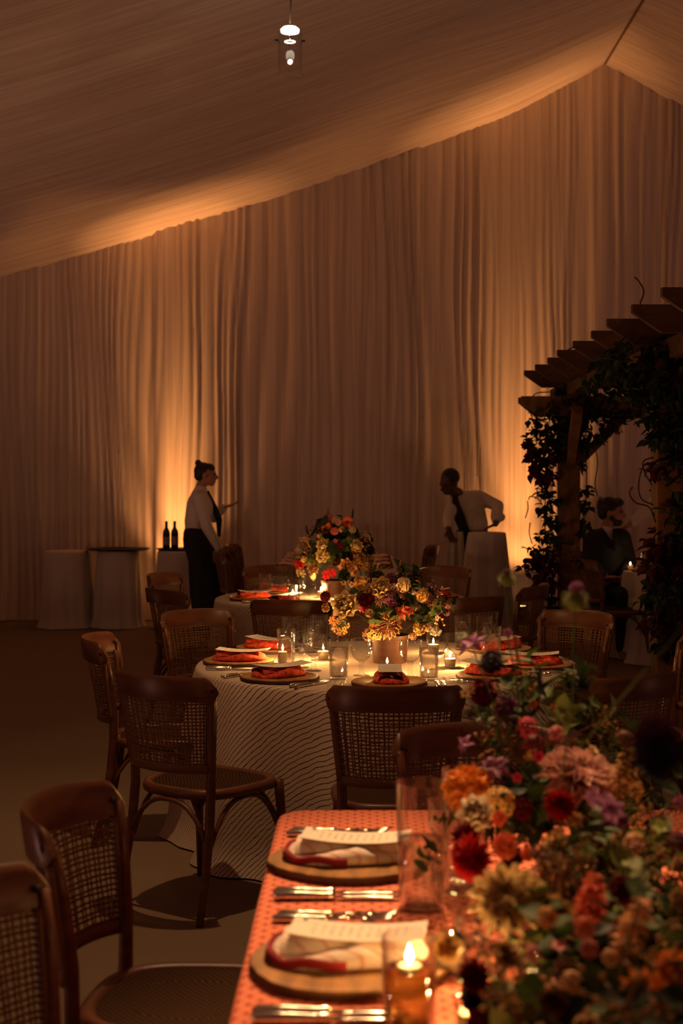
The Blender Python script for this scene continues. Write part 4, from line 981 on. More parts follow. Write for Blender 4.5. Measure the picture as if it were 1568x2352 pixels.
# (kind, px, py, size px, colour, up, depth)
A3 = [('marigold', 1072, 1811, 94, 'orange', (-.5, -1, .5), 2.95), ('phlox_cluster', 1145, 1845, 84, 'yellow', (-.2, -1, .4), 2.85), ('peony', 1098, 1872, 84, 'white', (-.4, -1, .5), 2.78), ('marigold', 1147, 1880, 30, 'coral', (-.2, -1, .2), 2.75),
      ('dahlia', 1328, 1790, 178, 'blush', (.2, -.55, .9), 2.95), ('lily', 1139, 1762, 78, 'mauve', (-.3, -.8, .8), 2.95), ('lily', 1068, 1708, 46, 'lilac', (-.5, -.6, .8), 3.05), ('lily', 1397, 1856, 84, 'lilac', (.4, -1, .3), 2.6), ('lily', 1362, 1830, 50, 'lilac', (.1, -1, .5), 2.62),
      ('dahlia', 1285, 1852, 74, 'red', (.1, -1, .5), 2.75), ('dahlia', 1086, 1972, 104, 'red', (-.6, -1, .1), 2.62), ('dahlia', 1070, 1925, 70, 'burgundy', (-.6, -1, .3), 2.7), ('marigold', 1159, 1943, 50, 'coral', (-.1, -1, .3), 2.6), ('marigold', 1212, 1961, 28, 'coral', (0, -1, .3), 2.6),
      ('dahlia', 1167, 2068, 170, 'cream', (-.15, -.75, .75), 2.30), ('phlox_cluster', 1210, 1672, 56, 'hot', (0, -.8, .7), 3.05), ('phlox_cluster', 1226, 1712, 56, 'burgundy', (0, -.8, .6), 3.0), ('blossom', 1237, 1738, 26, 'hot', (0, -1, .3), 2.95), ('phlox_cluster', 1277, 1687, 44, 'pink', (.2, -.8, .6), 3.05),
      ('blossom', 1187, 1786, 24, 'hot', (0, -1, .3), 2.9), ('snapdragon', 1434, 1768, 100, 'tan', (.2, -.1, 1), 2.9), ('phlox_cluster', 1432, 1700, 50, 'brown', (.3, -.5, .8), 2.9), ('snapdragon', 1356, 2072, 130, 'coral', (.1, -.3, 1), 2.25), ('phlox_cluster', 1342, 2130, 58, 'coral', (0, -1, .4), 2.15),
      ('snapdragon', 1456, 2128, 130, 'peach', (.3, -.2, 1), 2.15), ('phlox_cluster', 1257, 2108, 56, 'orange', (0, -1, .4), 2.18), ('marigold', 1028, 2178, 54, 'yellow', (-.8, -1, .2), 2.25), ('phlox_cluster', 1222, 2190, 44, 'pink', (0, -1, .3), 2.05), ('peony', 1167, 2192, 66, 'tan', (-.4, -1, .2), 2.1),
      ('phlox_cluster', 1352, 2180, 50, 'pink', (.1, -1, .3), 2.05), ('dahlia', 1478, 2310, 150, 'orange', (.3, -1, .4), 1.85), ('marigold', 1545, 2225, 76, 'orange', (.5, -1, .5), 1.95), ('peony', 1364, 1985, 58, 'lgreen', (.2, -1, .5), 2.45), ('rose', 1415, 2020, 46, 'tan', (.4, -1, .4), 2.4),
      ('peony', 1455, 1955, 50, 'blush', (.6, -1, .3), 2.5), ('marigold', 1446, 2064, 44, 'red', (.5, -1, .3), 2.3), ('lily', 1085, 1478, 66, 'lilac', (-.4, -.5, .9), 3.0), ('blossom', 1165, 1454, 26, 'lilac', (0, -1, .4), 3.05), ('blossom', 1184, 1468, 18, 'pink', (.2, -1, .4), 3.05), ('scabiosa', 1130, 1522, 50, 'dark', (-.1, -.7, .8), 2.95),
      ('bud_spike', 1238, 1580, 150, 'dgreen', (.03, 0, 1), 2.95), ('marigold', 1110, 1590, 56, 'burgundy', (-.2, -.8, .8), 3.0), ('blossom', 1068, 1592, 24, 'cream', (-.5, -1, .4), 2.95), ('blossom', 1080, 1582, 20, 'cream', (-.2, -1, .5), 2.95), ('blossom', 1140, 1575, 16, 'cream', (0, -1, .2), 2.95), ('lily', 1212, 1578, 62, 'yellow', (.1, -.6, .9), 3.05),
      ('marigold', 1166, 1628, 50, 'mauve', (-.1, -.7, .8), 3.0), ('blossom', 1224, 1616, 24, 'coral', (0, -1, .3), 3.0), ('blossom', 1270, 1627, 20, 'coral', (.2, -1, .3), 3.0), ('thistle', 1163, 1332, 34, 'lgreen', (-.05, -.1, 1), 2.75), ('marigold', 1163, 1316, 16, 'mauve', (0, 0, 1), 2.75), ('thistle', 1320, 1382, 50, 'lgreen', (.05, -.1, 1), 2.45),
      ('marigold', 1324, 1352, 28, 'lilac', (0, 0, 1), 2.45), ('scabiosa', 1508, 1735, 118, 'dark', (0, -.2, 1), 1.45), ('marigold', 1504, 1690, 84, 'mauve', (0, 0, 1), 1.46), ('phlox_cluster', 1080, 1640, 40, 'green', (-.4, -.4, 1), 3.0), ('broad_leaf_stem', 1010, 1930, 90, 'dgreen', (-.7, -.5, -.7), 2.7), ('leafy_stem', 1050, 1880, 70, 'green', (-.9, -.4, .1), 2.75),
      ('leafy_stem', 1080, 2150, 90, 'green', (-1, -.3, .0), 2.25), ('broad_leaf_stem', 1226, 2262, 120, 'green', (-.2, -.9, -.2), 1.9), ('dahlia', 1100, 2290, 90, 'dark', (-.6, -1, .1), 2.1), ('marigold', 1310, 1730, 60, 'brown', (.1, -.5, 1), 3.05), ('dahlia', 1090, 2240, 80, 'burgundy', (-.6, -1, 0), 2.15),
      ('leafy_stem', 1290, 1980, 90, 'green', (.2, -.7, .7), 2.5), ('broad_leaf_stem', 1250, 1960, 80, 'green', (.5, -.8, .3), 2.5), ('phlox_cluster', 1400, 2200, 46, 'peach', (.2, -1, .4), 2.0), ('marigold', 1300, 2230, 54, 'brown', (0, -1, .4), 1.98), ('peony', 1270, 2300, 70, 'brown', (-.1, -1, .4), 1.85), ('phlox_cluster', 1165, 1905, 36, 'green', (0, -1, .4), 2.75),
      ('wispy_stem', 1100, 1700, 90, 'green', (-.3, -.2, 1), 3.0), ('wispy_stem', 1180, 1640, 90, 'green', (0, 0, 1), 3.05), ('leafy_stem', 1130, 1680, 90, 'green', (-.3, -.1, 1), 3.0), ('leafy_stem', 1190, 1700, 90, 'dgreen', (0, -.1, 1), 2.95)]
for kind, px, py, s, col, up, Y in A3:
    if Y > 2.5 and py > 1640 and 'stem' not in kind: Y -= .20
    elif Y > 2.1 and py > 1700 and 'stem' not in kind: Y -= .10
    p = PX(px, py, Y); bloom(root, b, kind, p, s / 2 * Y / FPX * (1.2 if 'stem' not in kind else 1.6) * (.55 if kind == 'bud_spike' else 1), col, up)
for px, py, Y, ex, ey, eY in [(1163, 1340, 2.75, 1190, 1700, 2.8), (1320, 1395, 2.45, 1290, 1800, 2.6), (1506, 1790, 1.45, 1420, 2250, 1.8), (1130, 1530, 2.95, 1170, 1750, 2.9), (1085, 1490, 3.0, 1160, 1760, 2.9), (1165, 1460, 3.05, 1190, 1700, 3.0), (1238, 1640, 2.95, 1240, 1800, 2.9), (1184, 1472, 3.05, 1200, 1700, 3.0),
                              (1568, 1440, 1.9, 1330, 1720, 2.35), (1068, 1595, 2.95, 1150, 1760, 2.9), (1270, 1630, 3.0, 1250, 1800, 2.9), (1224, 1622, 3.0, 1230, 1760, 2.9)]:
    q = MB(); a0, a1 = PX(px, py, Y) - b, PX(ex, ey, eY) - b; md = a0.lerp(a1, .5) + Vector((.008, 0, .012)); q.tube([a0, md, a1], .0017, 5); q.build('stem', fcol('green'), root)
# ------------------------------------------------------------------ timber pergola wound with vines
PW = mat('pergola_timber', (.16, .065, .025), .75, noise=(4, .4, (5, 5, 1)), bump=(30, .3, (6, 6, 1))); PW2 = mat('pergola_rafter', (.07, .026, .010), .75, noise=(4, .4, (1, 6, 6)))
root = empty('pergola', (2.75, 8.7, 0), 0, 'timber pergola overgrown with dark vines, stepped rafter ends against the drape', 'pergola'); O = root.location.copy()
PXL, PXR, PYF, PYN = 1.59, 3.95, 10.9, 7.35
def beam_x(q, x0, x1, y, zt, h, w_, cutl=.13):     # beam along X with a clipped lower left/right end
    ys = (y - w_ / 2, y + w_ / 2); prof = [(x0, zt), (x0, zt - h * .28), (x0 + cutl, zt - h), (x1 - cutl, zt - h), (x1, zt - h * .28), (x1, zt)]
    vs = [Vector((px_, yy, pz)) - O for yy in ys for (px_, pz) in prof]; n = 6
    q.add(vs, [tuple(range(n)), tuple(reversed(range(n, 2 * n)))] + [(i, i + n, (i + 1) % n + n, (i + 1) % n) for i in range(n)])
for x in (PXL, PXR):
    for y in (PYF, PYN):
        q = MB(); q.box(Vector((x, y, 1.03)) - O, (.155, .155, 2.06)); bevel(q.build('post', PW, root, smooth=False), .006)
for y in (PYF, PYN):
    for dy in (-.10, .10):
        q = MB(); beam_x(q, 1.215 if y > 9 else 1.50, 4.35, y + dy, 2.195, .15, .045, .13 if y > 9 else .03); q.build('cross_beam', PW, root, smooth=False)
for x in (PXL, PXR):
    q = MB(); q.box(Vector((x, 8.75, 2.245)) - O, (.09, 5.8, .10)); bevel(q.build('side_beam', PW2, root, smooth=False), .005)
for i in range(9):
    y = 11.22 - i * .63; q = MB(); beam_x(q, 1.285 + .01 * (i % 3), 4.3, y, 2.42, .135, .045, .14); q.build('rafter', PW2, root, smooth=False)
for (x, y, dx, dy) in [(PXL, PYF, .45, 0), (PXL, PYN, .45, 0), (PXR, PYF, -.45, 0), (PXL, PYF, 0, -.45), (PXL, PYN, 0, .45)]:
    q = MB(); q.sweep([Vector((x, y, 1.62)) - O, Vector((x + dx, y + dy, 2.08)) - O], [(-.035, -.035), (.035, -.035), (.035, .035), (-.035, .035)], up=(0, 0, 1)); q.build('brace', PW, root, smooth=False)

def crom(P, n=6):
    P = [2 * P[0] - P[1]] + list(P) + [2 * P[-1] - P[-2]]; out = []
    for i in range(1, len(P) - 2):
        for k in range(n):
            t = k / n; a, b_, c_, d_ = P[i - 1:i + 3]
            out.append(.5 * (2 * b_ + (c_ - a) * t + (2 * a - 5 * b_ + 4 * c_ - d_) * t * t + (3 * b_ - a - 3 * c_ + d_) * t ** 3))
    return out + [P[-2]]
def vine(label, clumps, Y, tend, seed, leafr=.034, dY=.16, cols=('vine', 'wine'), post=None, extra=None):
    """clumps: (px, py, radius px, leaves, colour index)"""
    r = random.Random(seed); base = PX(clumps[0][0], clumps[0][1], Y); root = empty('climbing_vine', base, 0, label, 'vine', 'vines on the pergola'); k = Y / FPX
    qs = [MB() for _ in cols]; bl = []
    for (px, py, rp, n, ci) in clumps:
        cpt = PX(px, py, Y)
        for i in range(n):
            while True:
                d = Vector((r.uniform(-1, 1), r.uniform(-1, 1), r.uniform(-1, 1)))
                if d.length < 1: break
            p = cpt + Vector((d.x * rp * k, d.y * dY, d.z * rp * k)); F = frame(r.uniform(0, 6.28), r.uniform(-1.4, .3)) @ Matrix.Rotation(r.uniform(-1, 1), 3, 'X'); s = leafr * r.uniform(.6, 1.25); q = qs[ci]; b0 = len(q.v)
            # heart-shaped leaf, folded on its midrib
            pts = [(0, 0, 0), (.25, .55, .12), (.9, .6, .15), (1.45, .3, .05), (2.0, 0, -.25), (1.45, -.3, .05), (.9, -.6, .15), (.25, -.55, .12), (1.0, 0, -.05)]
            q.add([F @ (Vector(t) * s) + p - base for t in pts], [(0, 1, 8), (1, 2, 8), (2, 3, 8), (3, 4, 8), (4, 5, 8), (5, 6, 8), (6, 7, 8), (7, 0, 8)])
    for q, c_ in zip(qs, cols):
        if q.v: o = q.build('foliage' if c_ != 'wine' else 'red_foliage', fcol(c_), root, smooth=False); o['kind'] = 'stuff'
    for pts in tend:
        q = MB(); q.tube(crom([PX(x, y, Y + (pts[0][2] if len(pts[0]) > 2 else 0)) - base for x, y, *_ in pts]), .0045, 5); q.build('tendril', MAT['bark'], root)
    for (px, py, s, col) in (extra or []): bloom(root, base, 'peony', PX(px, py, Y - .12), s / 2 * k, col, (r.uniform(-.6, .6), -1, r.uniform(-.2, .5)), rnd=r)
    return root
vine('vine hanging down the far pergola post with dark red blossoms at the glowing drape', [
    (1240, 1010, 34, 60, 0), (1262, 965, 44, 90, 0), (1300, 940, 46, 90, 0), (1228, 1040, 20, 26, 1), (1243, 1068, 34, 70, 1), (1262, 1040, 30, 60, 1), (1256, 1095, 22, 40, 1), (1290, 1010, 40, 80, 0), (1320, 1000, 34, 60, 0),
    (1243, 1128, 12, 16, 0), (1262, 1140, 17, 26, 0), (1248, 1170, 14, 18, 0), (1268, 1195, 20, 34, 0), (1258, 1225, 15, 20, 0), (1240, 1235, 9, 9, 0), (1274, 1240, 14, 20, 0), (1225, 1262, 15, 18, 0), (1262, 1272, 20, 34, 1), (1240, 1285, 18, 28, 1), (1212, 1300, 20, 28, 1), (1240, 1310, 24, 46, 1), (1268, 1305, 18, 30, 1),
    (1262, 1335, 24, 44, 1), (1258, 1365, 20, 34, 0), (1264, 1395, 16, 26, 0), (1217, 1010, 12, 10, 0), (1212, 970, 8, 5, 0), (1250, 925, 10, 6, 0), (1334, 975, 30, 50, 0), (1340, 1020, 20, 30, 0), (1338, 1070, 11, 12, 0), (1345, 1125, 12, 14, 0), (1340, 1160, 13, 18, 0), (1350, 1170, 8, 8, 0), (1345, 1200, 10, 12, 0), (1335, 1220, 14, 16, 0), (1290, 1150, 9, 8, 0), (1318, 1250, 9, 8, 0), (1330, 1290, 14, 12, 0), (1240, 1345, 16, 20, 1),
    (1330, 940, 30, 50, 0), (1362, 940, 26, 50, 0), (1395, 950, 22, 36, 0), (1420, 965, 20, 34, 0), (1385, 985, 14, 16, 0), (1375, 1005, 12, 12, 0), (1300, 900, 30, 50, 0), (1350, 895, 36, 70, 0), (1400, 895, 36, 70, 0), (1445, 890, 30, 60, 0), (1455, 930, 20, 30, 0), (1470, 960, 14, 14, 0)],
    10.8, [[(1262, 900), (1228, 905), (1215, 935), (1222, 960)], [(1213, 1148), (1218, 1140), (1235, 1146), (1245, 1160)], [(1211, 1150), (1212, 1170), (1206, 1190)], [(1217, 1200), (1215, 1225), (1222, 1250)], [(1255, 1110), (1250, 1200), (1262, 1300), (1258, 1400)], [(1340, 1000), (1347, 1100), (1340, 1200)],
           [(1362, 1010), (1372, 1060), (1366, 1110), (1372, 1140)], [(1220, 980), (1240, 1010), (1270, 1005)], [(1395, 960), (1440, 968), (1478, 950)]], 3,
    extra=[(1208, 1022, 26, 'burgundy'), (1216, 1050, 30, 'burgundy'), (1228, 1080, 34, 'burgundy'), (1244, 1062, 30, 'wine'), (1240, 1096, 26, 'burgundy'), (1421, 995, 12, 'coral'), (1230, 1300, 26, 'wine'), (1262, 1020, 30, 'wine')])
vine('thick dark vine column swallowing the near pergola post at the picture edge', [
    (1540, 800, 40, 80, 0), (1500, 830, 40, 80, 0), (1470, 850, 34, 60, 0), (1560, 860, 44, 90, 0), (1525, 880, 46, 100, 0), (1550, 930, 44, 90, 0), (1520, 960, 36, 80, 0), (1548, 1000, 40, 90, 0), (1515, 1010, 22, 40, 0), (1550, 1060, 36, 80, 0), (1505, 1075, 18, 22, 1), (1550, 1120, 36, 80, 0), (1548, 1180, 34, 80, 0), (1545, 1240, 38, 90, 0), (1520, 1240, 24, 40, 1),
    (1500, 1260, 18, 26, 1), (1540, 1290, 44, 100, 1), (1505, 1300, 26, 50, 1), (1490, 1310, 18, 26, 1), (1545, 1350, 46, 110, 0), (1510, 1360, 26, 50, 0), (1490, 1380, 18, 26, 0), (1540, 1410, 44, 100, 1), (1505, 1430, 22, 40, 1), (1540, 1470, 34, 60, 0), (1500, 960, 14, 16, 0), (1497, 1010, 10, 10, 0), (1400, 830, 26, 40, 0), (1430, 850, 26, 40, 0), (1420, 800, 30, 30, 0), (1450, 910, 20, 24, 0), (1500, 900, 30, 60, 0), (1560, 1540, 20, 20, 0)],
    7.3, [[(1497, 1115), (1480, 1085), (1477, 1060), (1500, 1050)], [(1500, 1070), (1478, 1070), (1466, 1110), (1472, 1145), (1500, 1160)], [(1452, 1118), (1445, 1135), (1460, 1155), (1490, 1165), (1505, 1200)], [(1475, 735), (1470, 700), (1478, 670), (1468, 648), (1457, 636)]], 9, leafr=.036, dY=.2, extra=[(1500, 1090, 26, 'burgundy'), (1525, 1290, 40, 'wine'), (1508, 1265, 30, 'wine')])
vine('vine tangle lying under the near rafters of the pergola', [(1480, 800, 34, 60, 0), (1440, 830, 34, 60, 0), (1400, 850, 30, 50, 0), (1520, 780, 40, 70, 0), (1560, 760, 40, 60, 0), (1360, 880, 24, 30, 0)], 8.6, [[(1280, 845), (1262, 852), (1240, 870)], [(1300, 806), (1330, 790), (1345, 786)]], 12, dY=.35)
# ------------------------------------------------------------------ people
class Fig:
    def __init__(s): s.q = MB()
    def cap(s, a, b, ra, rb=None, sq=None):     # tapered limb, optional squash (depth factor) about world Y
        rb = ra if rb is None else rb; a, b = Vector(a), Vector(b); n = 5; pts, rs = [], []
        d = (b - a); L_ = max(d.length, 1e-5); d /= L_
        for t in (-1, -.8, -.45): pts.append(a + d * ra * t); rs.append(ra * sqrt(max(.02, 1 - t * t)))
        for i in range(n + 1): pts.append(a.lerp(b, i / n)); rs.append(ra + (rb - ra) * i / n)
        for t in (.45, .8, 1): pts.append(b + d * rb * t); rs.append(rb * sqrt(max(.02, 1 - t * t)))
        b0 = len(s.q.v); s.q.tube(pts, rs, 14)
        if sq:
            c = a.lerp(b, .5)
            for j in range(b0, len(s.q.v)):
                v = s.q.v[j]; s.q.v[j] = (c.x + (v[0] - c.x) * sq[0], c.y + (v[1] - c.y) * sq[1], v[2])
    def ell(s, c, r, M=None): s.q.ball(c, r, 16, M)
    def build(s, name, mat_, parent, vox=.009, smooth=4):
        o = s.q.build(name + '_raw', mat_, None); md = o.modifiers.new('r', 'REMESH'); md.mode = 'VOXEL'; md.voxel_size = vox; md.use_smooth_shade = True
        sm = o.modifiers.new('s', 'SMOOTH'); sm.factor = .5; sm.iterations = smooth
        bpy.context.view_layer.update(); me = bpy.data.meshes.new_from_object(o.evaluated_get(bpy.context.evaluated_depsgraph_get())); me.name = name
        bpy.data.objects.remove(o); n = bpy.data.objects.new(name, me); COL.objects.link(n)
        if parent:
            n.parent = parent; n.location = (0, 0, 0); off = parent.location
            for v in me.vertices: v.co -= off
        return n
def face_frame(fwd, up):
    f = Vector(fwd).normalized(); u = Vector(up).normalized(); l = u.cross(f).normalized(); u = f.cross(l).normalized()
    return Matrix((f, l, u)).transposed()          # columns: forward, left, up
def head(F, c, M, k=1.0, jaw=1.0):
    c = Vector(c); P_ = lambda x, y, z: c + M @ (Vector((x, y, z)) * k); R_ = lambda a, b_, d: (a * k, b_ * k, d * k)
    F.ell(P_(-.012, 0, .030), R_(.094, .074, .084), M); F.ell(P_(.030, 0, -.020), R_(.060, .058, .075), M); F.ell(P_(.050, 0, -.068), R_(.036, .040 * jaw, .030), M)
    F.cap(P_(-.005, .035, -.055), P_(.048, .014, -.082), .022 * k, .018 * k); F.cap(P_(-.005, -.035, -.055), P_(.048, -.014, -.082), .022 * k, .018 * k)
    F.cap(P_(.084, 0, .018), P_(.108, 0, -.020), .009 * k, .013 * k); F.cap(P_(.078, .025, .030), P_(.078, -.025, .030), .013 * k)
    F.cap(P_(.086, .014, -.048), P_(.086, -.014, -.048), .0085 * k); F.cap(P_(.083, .014, -.058), P_(.083, -.014, -.058), .0085 * k)
    for s in (-1, 1): F.ell(P_(-.008, s * .076, -.005), R_(.017, .009, .028), M)
def hand(F, wrist, dirn, palmn, k=1.0, curl=.25, spread=.16, side=1):
    d = Vector(dirn).normalized(); n = Vector(palmn).normalized(); n = (n - d * n.dot(d)).normalized(); s = d.cross(n) * side; w_ = Vector(wrist)
    for i in range(4): F.cap(w_ + d * .012 + s * (i - 1.5) * .014, w_ + d * .082 * k + s * (i - 1.5) * .020 * k, .0125, .0115)
    for i, L_ in enumerate((.068, .078, .072, .056)):
        a = w_ + d * .085 * k + s * (i - 1.5) * .0205 * k; dd = (d + s * (i - 1.5) * spread).normalized(); b_ = a + dd * L_ * .5 * k + n * curl * .012; c_ = b_ + (dd + n * curl * 1.5).normalized() * L_ * .5 * k
        F.cap(a, b_, .0092, .0085); F.cap(b_, c_, .0085, .0068)
    a = w_ + d * .025 - s * .030; b_ = a + (d * .6 - s * .8).normalized() * .042; F.cap(a, b_, .012, .0095); F.cap(b_, b_ + (d * .95 - s * .3 + n * curl).normalized() * .034, .0092, .0075)
SK1 = mat('skin_light', (.42, .20, .12), .5, sss=.1); SK2 = mat('skin_dark', (.10, .042, .024), .45); SK3 = mat('skin_warm', (.38, .17, .095), .5, sss=.1)
HR = mat('dark_hair', (.018, .010, .007), .55, bump=(60, .5, (1, 1, .3))); SH = mat('white_shirt', (.62, .56, .52), .85, bump=(14, .35, (1, 1, 1))); BK = MAT['black']; NAVY = mat('dark_suit', (.010, .013, .020), .8); EY = mat('eye_dark', (.02, .015, .012), .2)
def eyes(root, c, M, k=1.0):
    for s in (-1, 1):
        q = MB(); p = Vector(c) + M @ (Vector((.079, s * .030, .012)) * k); q.ball(p - root.location, .0105 * k, 8); q.build('eye', EY, root)

# --- waitress: profile to the right, one hand held out palm up
WY = 13.5
root = empty('person', (PX(470, 1400, WY).x, WY, 0), 0, 'standing person in white shirt and long black apron, hair bun, one hand held out', 'person')
P = lambda px, py, dy=0: PX(px, py, WY + dy)
hc = P(473, 1092); M = face_frame((1, .05, -.03), (.02, 0, 1)); F = Fig(); head(F, hc, M, 1.02)
neck0 = P(463, 1112); neck1 = P(459, 1128); F.cap(neck0, neck1, .050, .055)
sh_r, el_r, wr_r = P(457, 1146, -.15), P(474, 1208, -.22), P(503, 1262, -.20)
sh_l, el_l, wr_l = P(460, 1148, .15), P(491, 1188, .20), P(514, 1165, .18)
F.cap(P(459, 1150, -.08), P(459, 1150, .08), .075); F.cap(P(458, 1160), P(452, 1212), .105, .095, (1, 1.2)); F.cap(P(451, 1228), P(453, 1245), .092, .092, (1, 1.2))
for a, b_, c_ in ((sh_r, el_r, wr_r), (sh_l, el_l, wr_l)): F.cap(a, b_, .043, .035); F.cap(b_, c_, .034, .024)
hand(F, wr_r, (.35, 0, -1), (0, 1, .2), side=1, curl=.5); hand(F, wr_l, (1, -.1, .30), (0, -.2, 1), side=-1, curl=.2, spread=.3)
for s, dx in ((-1, .02), (1, -.03)):
    hip = P(452, 1248, s * .08); F.cap(hip, (hip.x + .06 + dx, hip.y, .50), .062, .050); F.cap((hip.x + .06 + dx, hip.y, .50), (hip.x + .04 + dx, hip.y, .08), .052, .034); F.cap((hip.x + .04 + dx, hip.y, .045), (hip.x + .20 + dx, hip.y, .035), .035, .028)
F.build('body', SK1, root); eyes(root, hc, M, 1.02)
F = Fig(); F.ell(hc + M @ Vector((-.030, 0, .040)), (.088, .082, .086), M); F.ell(hc + M @ Vector((-.06, 0, .0)), (.055, .07, .06), M); F.ell(hc + M @ Vector((.022, 0, .066)), (.062, .066, .052), M); F.ell(P(455, 1063), (.032, .032, .032)); F.build('hair_bun', HR, root, .007)
F = Fig(); F.cap(P(461, 1124), P(458, 1138), .062, .085); F.cap(P(459, 1148, -.10), P(459, 1148, .10), .088); F.cap(P(458, 1158), P(452, 1200), .122, .120, (1, 1.25)); F.cap(P(452, 1200), P(449, 1214), .118, .105, (1, 1.25)); F.ell(P(474, 1168), (.075, .14, .11))
F.cap(sh_r, el_r, .068, .056); F.cap(el_r, el_r.lerp(wr_r, .93), .056, .037); F.cap(sh_l, el_l, .066, .055); F.cap(el_l, el_l.lerp(wr_l, .9), .054, .040)
F.build('shirt', SH, root)
F = Fig(); F.cap(P(450, 1216), P(451, 1235), .108, .128, (1, 1.3)); F.cap(P(451, 1240), P(480, 1330), .132, .145, (1, 1.15)); F.cap(P(480, 1330), P(484, 1392), .145, .15, (1, 1.1)); F.build('apron', BK, root)
F = Fig()
for s, dx in ((-1, .02), (1, -.03)):
    hip = P(452, 1248, s * .08); F.cap((hip.x + .03 + dx, hip.y, .75), (hip.x + .04 + dx, hip.y, .10), .085, .062)
F.build('trousers', BK, root)
q = MB(); q.sweep([P(476, 1128) - root.location, P(480, 1135) - root.location, P(492, 1165, -.05) - root.location, P(503, 1195) - root.location, P(503, 1232) - root.location], [(-.03, -.006), (.03, -.006), (.03, .006), (-.03, .006)], up=(0, 1, 0), scl=[.5, .4, .9, 1, .5]); q.build('tie', BK, root)
q = MB(); q.ball(P(506, 1269, -.22) - root.location, .012, 8); q.build('wristwatch', MAT['silver'], root)
# --- waiter leaning on the cocktail table
WY = 13.62
root = empty('person', (PX(1078, 1400, WY).x, WY, 0), 0, 'person in white shirt and black tie bending forward, hands on white cloths', 'person')
P = lambda px, py, dy=0: PX(px, py, WY + dy)
hc = P(1032, 1108, -.12); M = face_frame((-.62, -.45, -.38), (-.12, -.35, 1)); F = Fig(); head(F, hc, M, 1.08)
F.cap(P(1040, 1126, -.08), P(1056, 1140, -.02), .056, .062); F.cap(P(1050, 1150, -.02), P(1092, 1146, .04), .085, .080); F.cap(P(1070, 1168, 0), P(1082, 1212, 0), .125, .115, (1.15, .9))
F.cap(P(1080, 1222), P(1084, 1236), .12, .12)
sl, elb, wl = P(1101, 1143, .04), P(1143, 1162, -.02), P(1138, 1204, -.36); sr, er, wr = P(1044, 1152, -.06), P(1029, 1188, -.22), P(1029, 1215, -.40)
F.cap(sl, elb, .050, .040); F.cap(elb, wl, .038, .027); F.cap(sr, er, .050, .040); F.cap(er, wr, .038, .027)
hand(F, wl, (-.80, -.15, -.32), (-.2, -.2, -1), side=1, curl=.35); hand(F, wr, (.35, -.1, -1), (.6, -1, 0), side=-1, curl=.9)
for s in (-1, 1):
    hip = P(1084, 1238, 0) + Vector((s * .085, 0, 0)); F.cap(hip, (hip.x, hip.y + .05, .5), .085, .056); F.cap((hip.x, hip.y + .05, .5), (hip.x, hip.y + .08, .08), .055, .036); F.cap((hip.x, hip.y + .06, .045), (hip.x - .02, hip.y - .10, .035), .036, .03)
F.build('body', SK2, root); eyes(root, hc, M, 1.08)
F = Fig(); F.ell(hc + M @ (Vector((-.022, 0, .040)) * 1.08), (.098, .088, .090), M); F.build('cropped_hair', HR, root, .007)
F = Fig(); F.cap(P(1052, 1136, -.02), P(1060, 1146, 0), .068, .08); F.cap(P(1052, 1152, -.02), P(1096, 1146, .04), .098, .088); F.cap(P(1072, 1166), P(1084, 1208), .150, .135, (1.15, .9)); F.ell(P(1083, 1212), (.145, .12, .06))
F.cap(sl, elb, .070, .056); F.cap(elb, elb.lerp(wl, .62), .058, .058); F.cap(elb.lerp(wl, .5), elb.lerp(wl, .80), .05, .045); F.ell(elb.lerp(wl, .62) + Vector((.03, 0, 0)), (.055, .055, .045)); F.cap(sr, er, .068, .055); F.cap(er, er.lerp(wr, .75), .055, .048)
F.build('shirt', SH, root)
q = MB(); q.sweep([P(1044, 1138, -.14) - root.location, P(1047, 1160, -.17) - root.location, P(1056, 1192, -.17) - root.location, P(1068, 1224, -.15) - root.location], [(-.04, -.008), (.04, -.008), (.04, .008), (-.04, .008)], up=(0, 1, 0), scl=[.6, .9, 1.25, 1.1]); q.build('tie', BK, root)
F = Fig(); F.ell(P(1084, 1221), (.145, .125, .035), Matrix.Rotation(-.12, 3, 'Y')); F.cap(P(1060, 1232, -.08), P(1070, 1300, -.08), .07, .05)
for s in (-1, 1):
    hip = P(1084, 1238, 0) + Vector((s * .085, 0, 0)); F.cap(hip, (hip.x, hip.y + .05, .5), .105, .082); F.cap((hip.x, hip.y + .05, .5), (hip.x, hip.y + .08, .10), .08, .07)
F.build('trousers', BK, root)
# the folded linen the waiter holds in his other hand
q = MB(); top = PX(1045, 1226, 13.25)
def lin(u, v):
    w_ = .062 + .06 * v; x = (u - .5) * 2 * w_; return Vector((top.x + .01 + x, 13.25 + .035 * sin(u * 15) * (.5 + v), top.z + .02 - v * .62))
q.grid(lin, 28, 10); o = q.build('hanging_linen', MAT['linen']); so = o.modifiers.new('t', 'SOLIDIFY'); so.thickness = .006; tag(o, 'white table linen hanging in folds from the bending waiter\'s hand', 'linen')
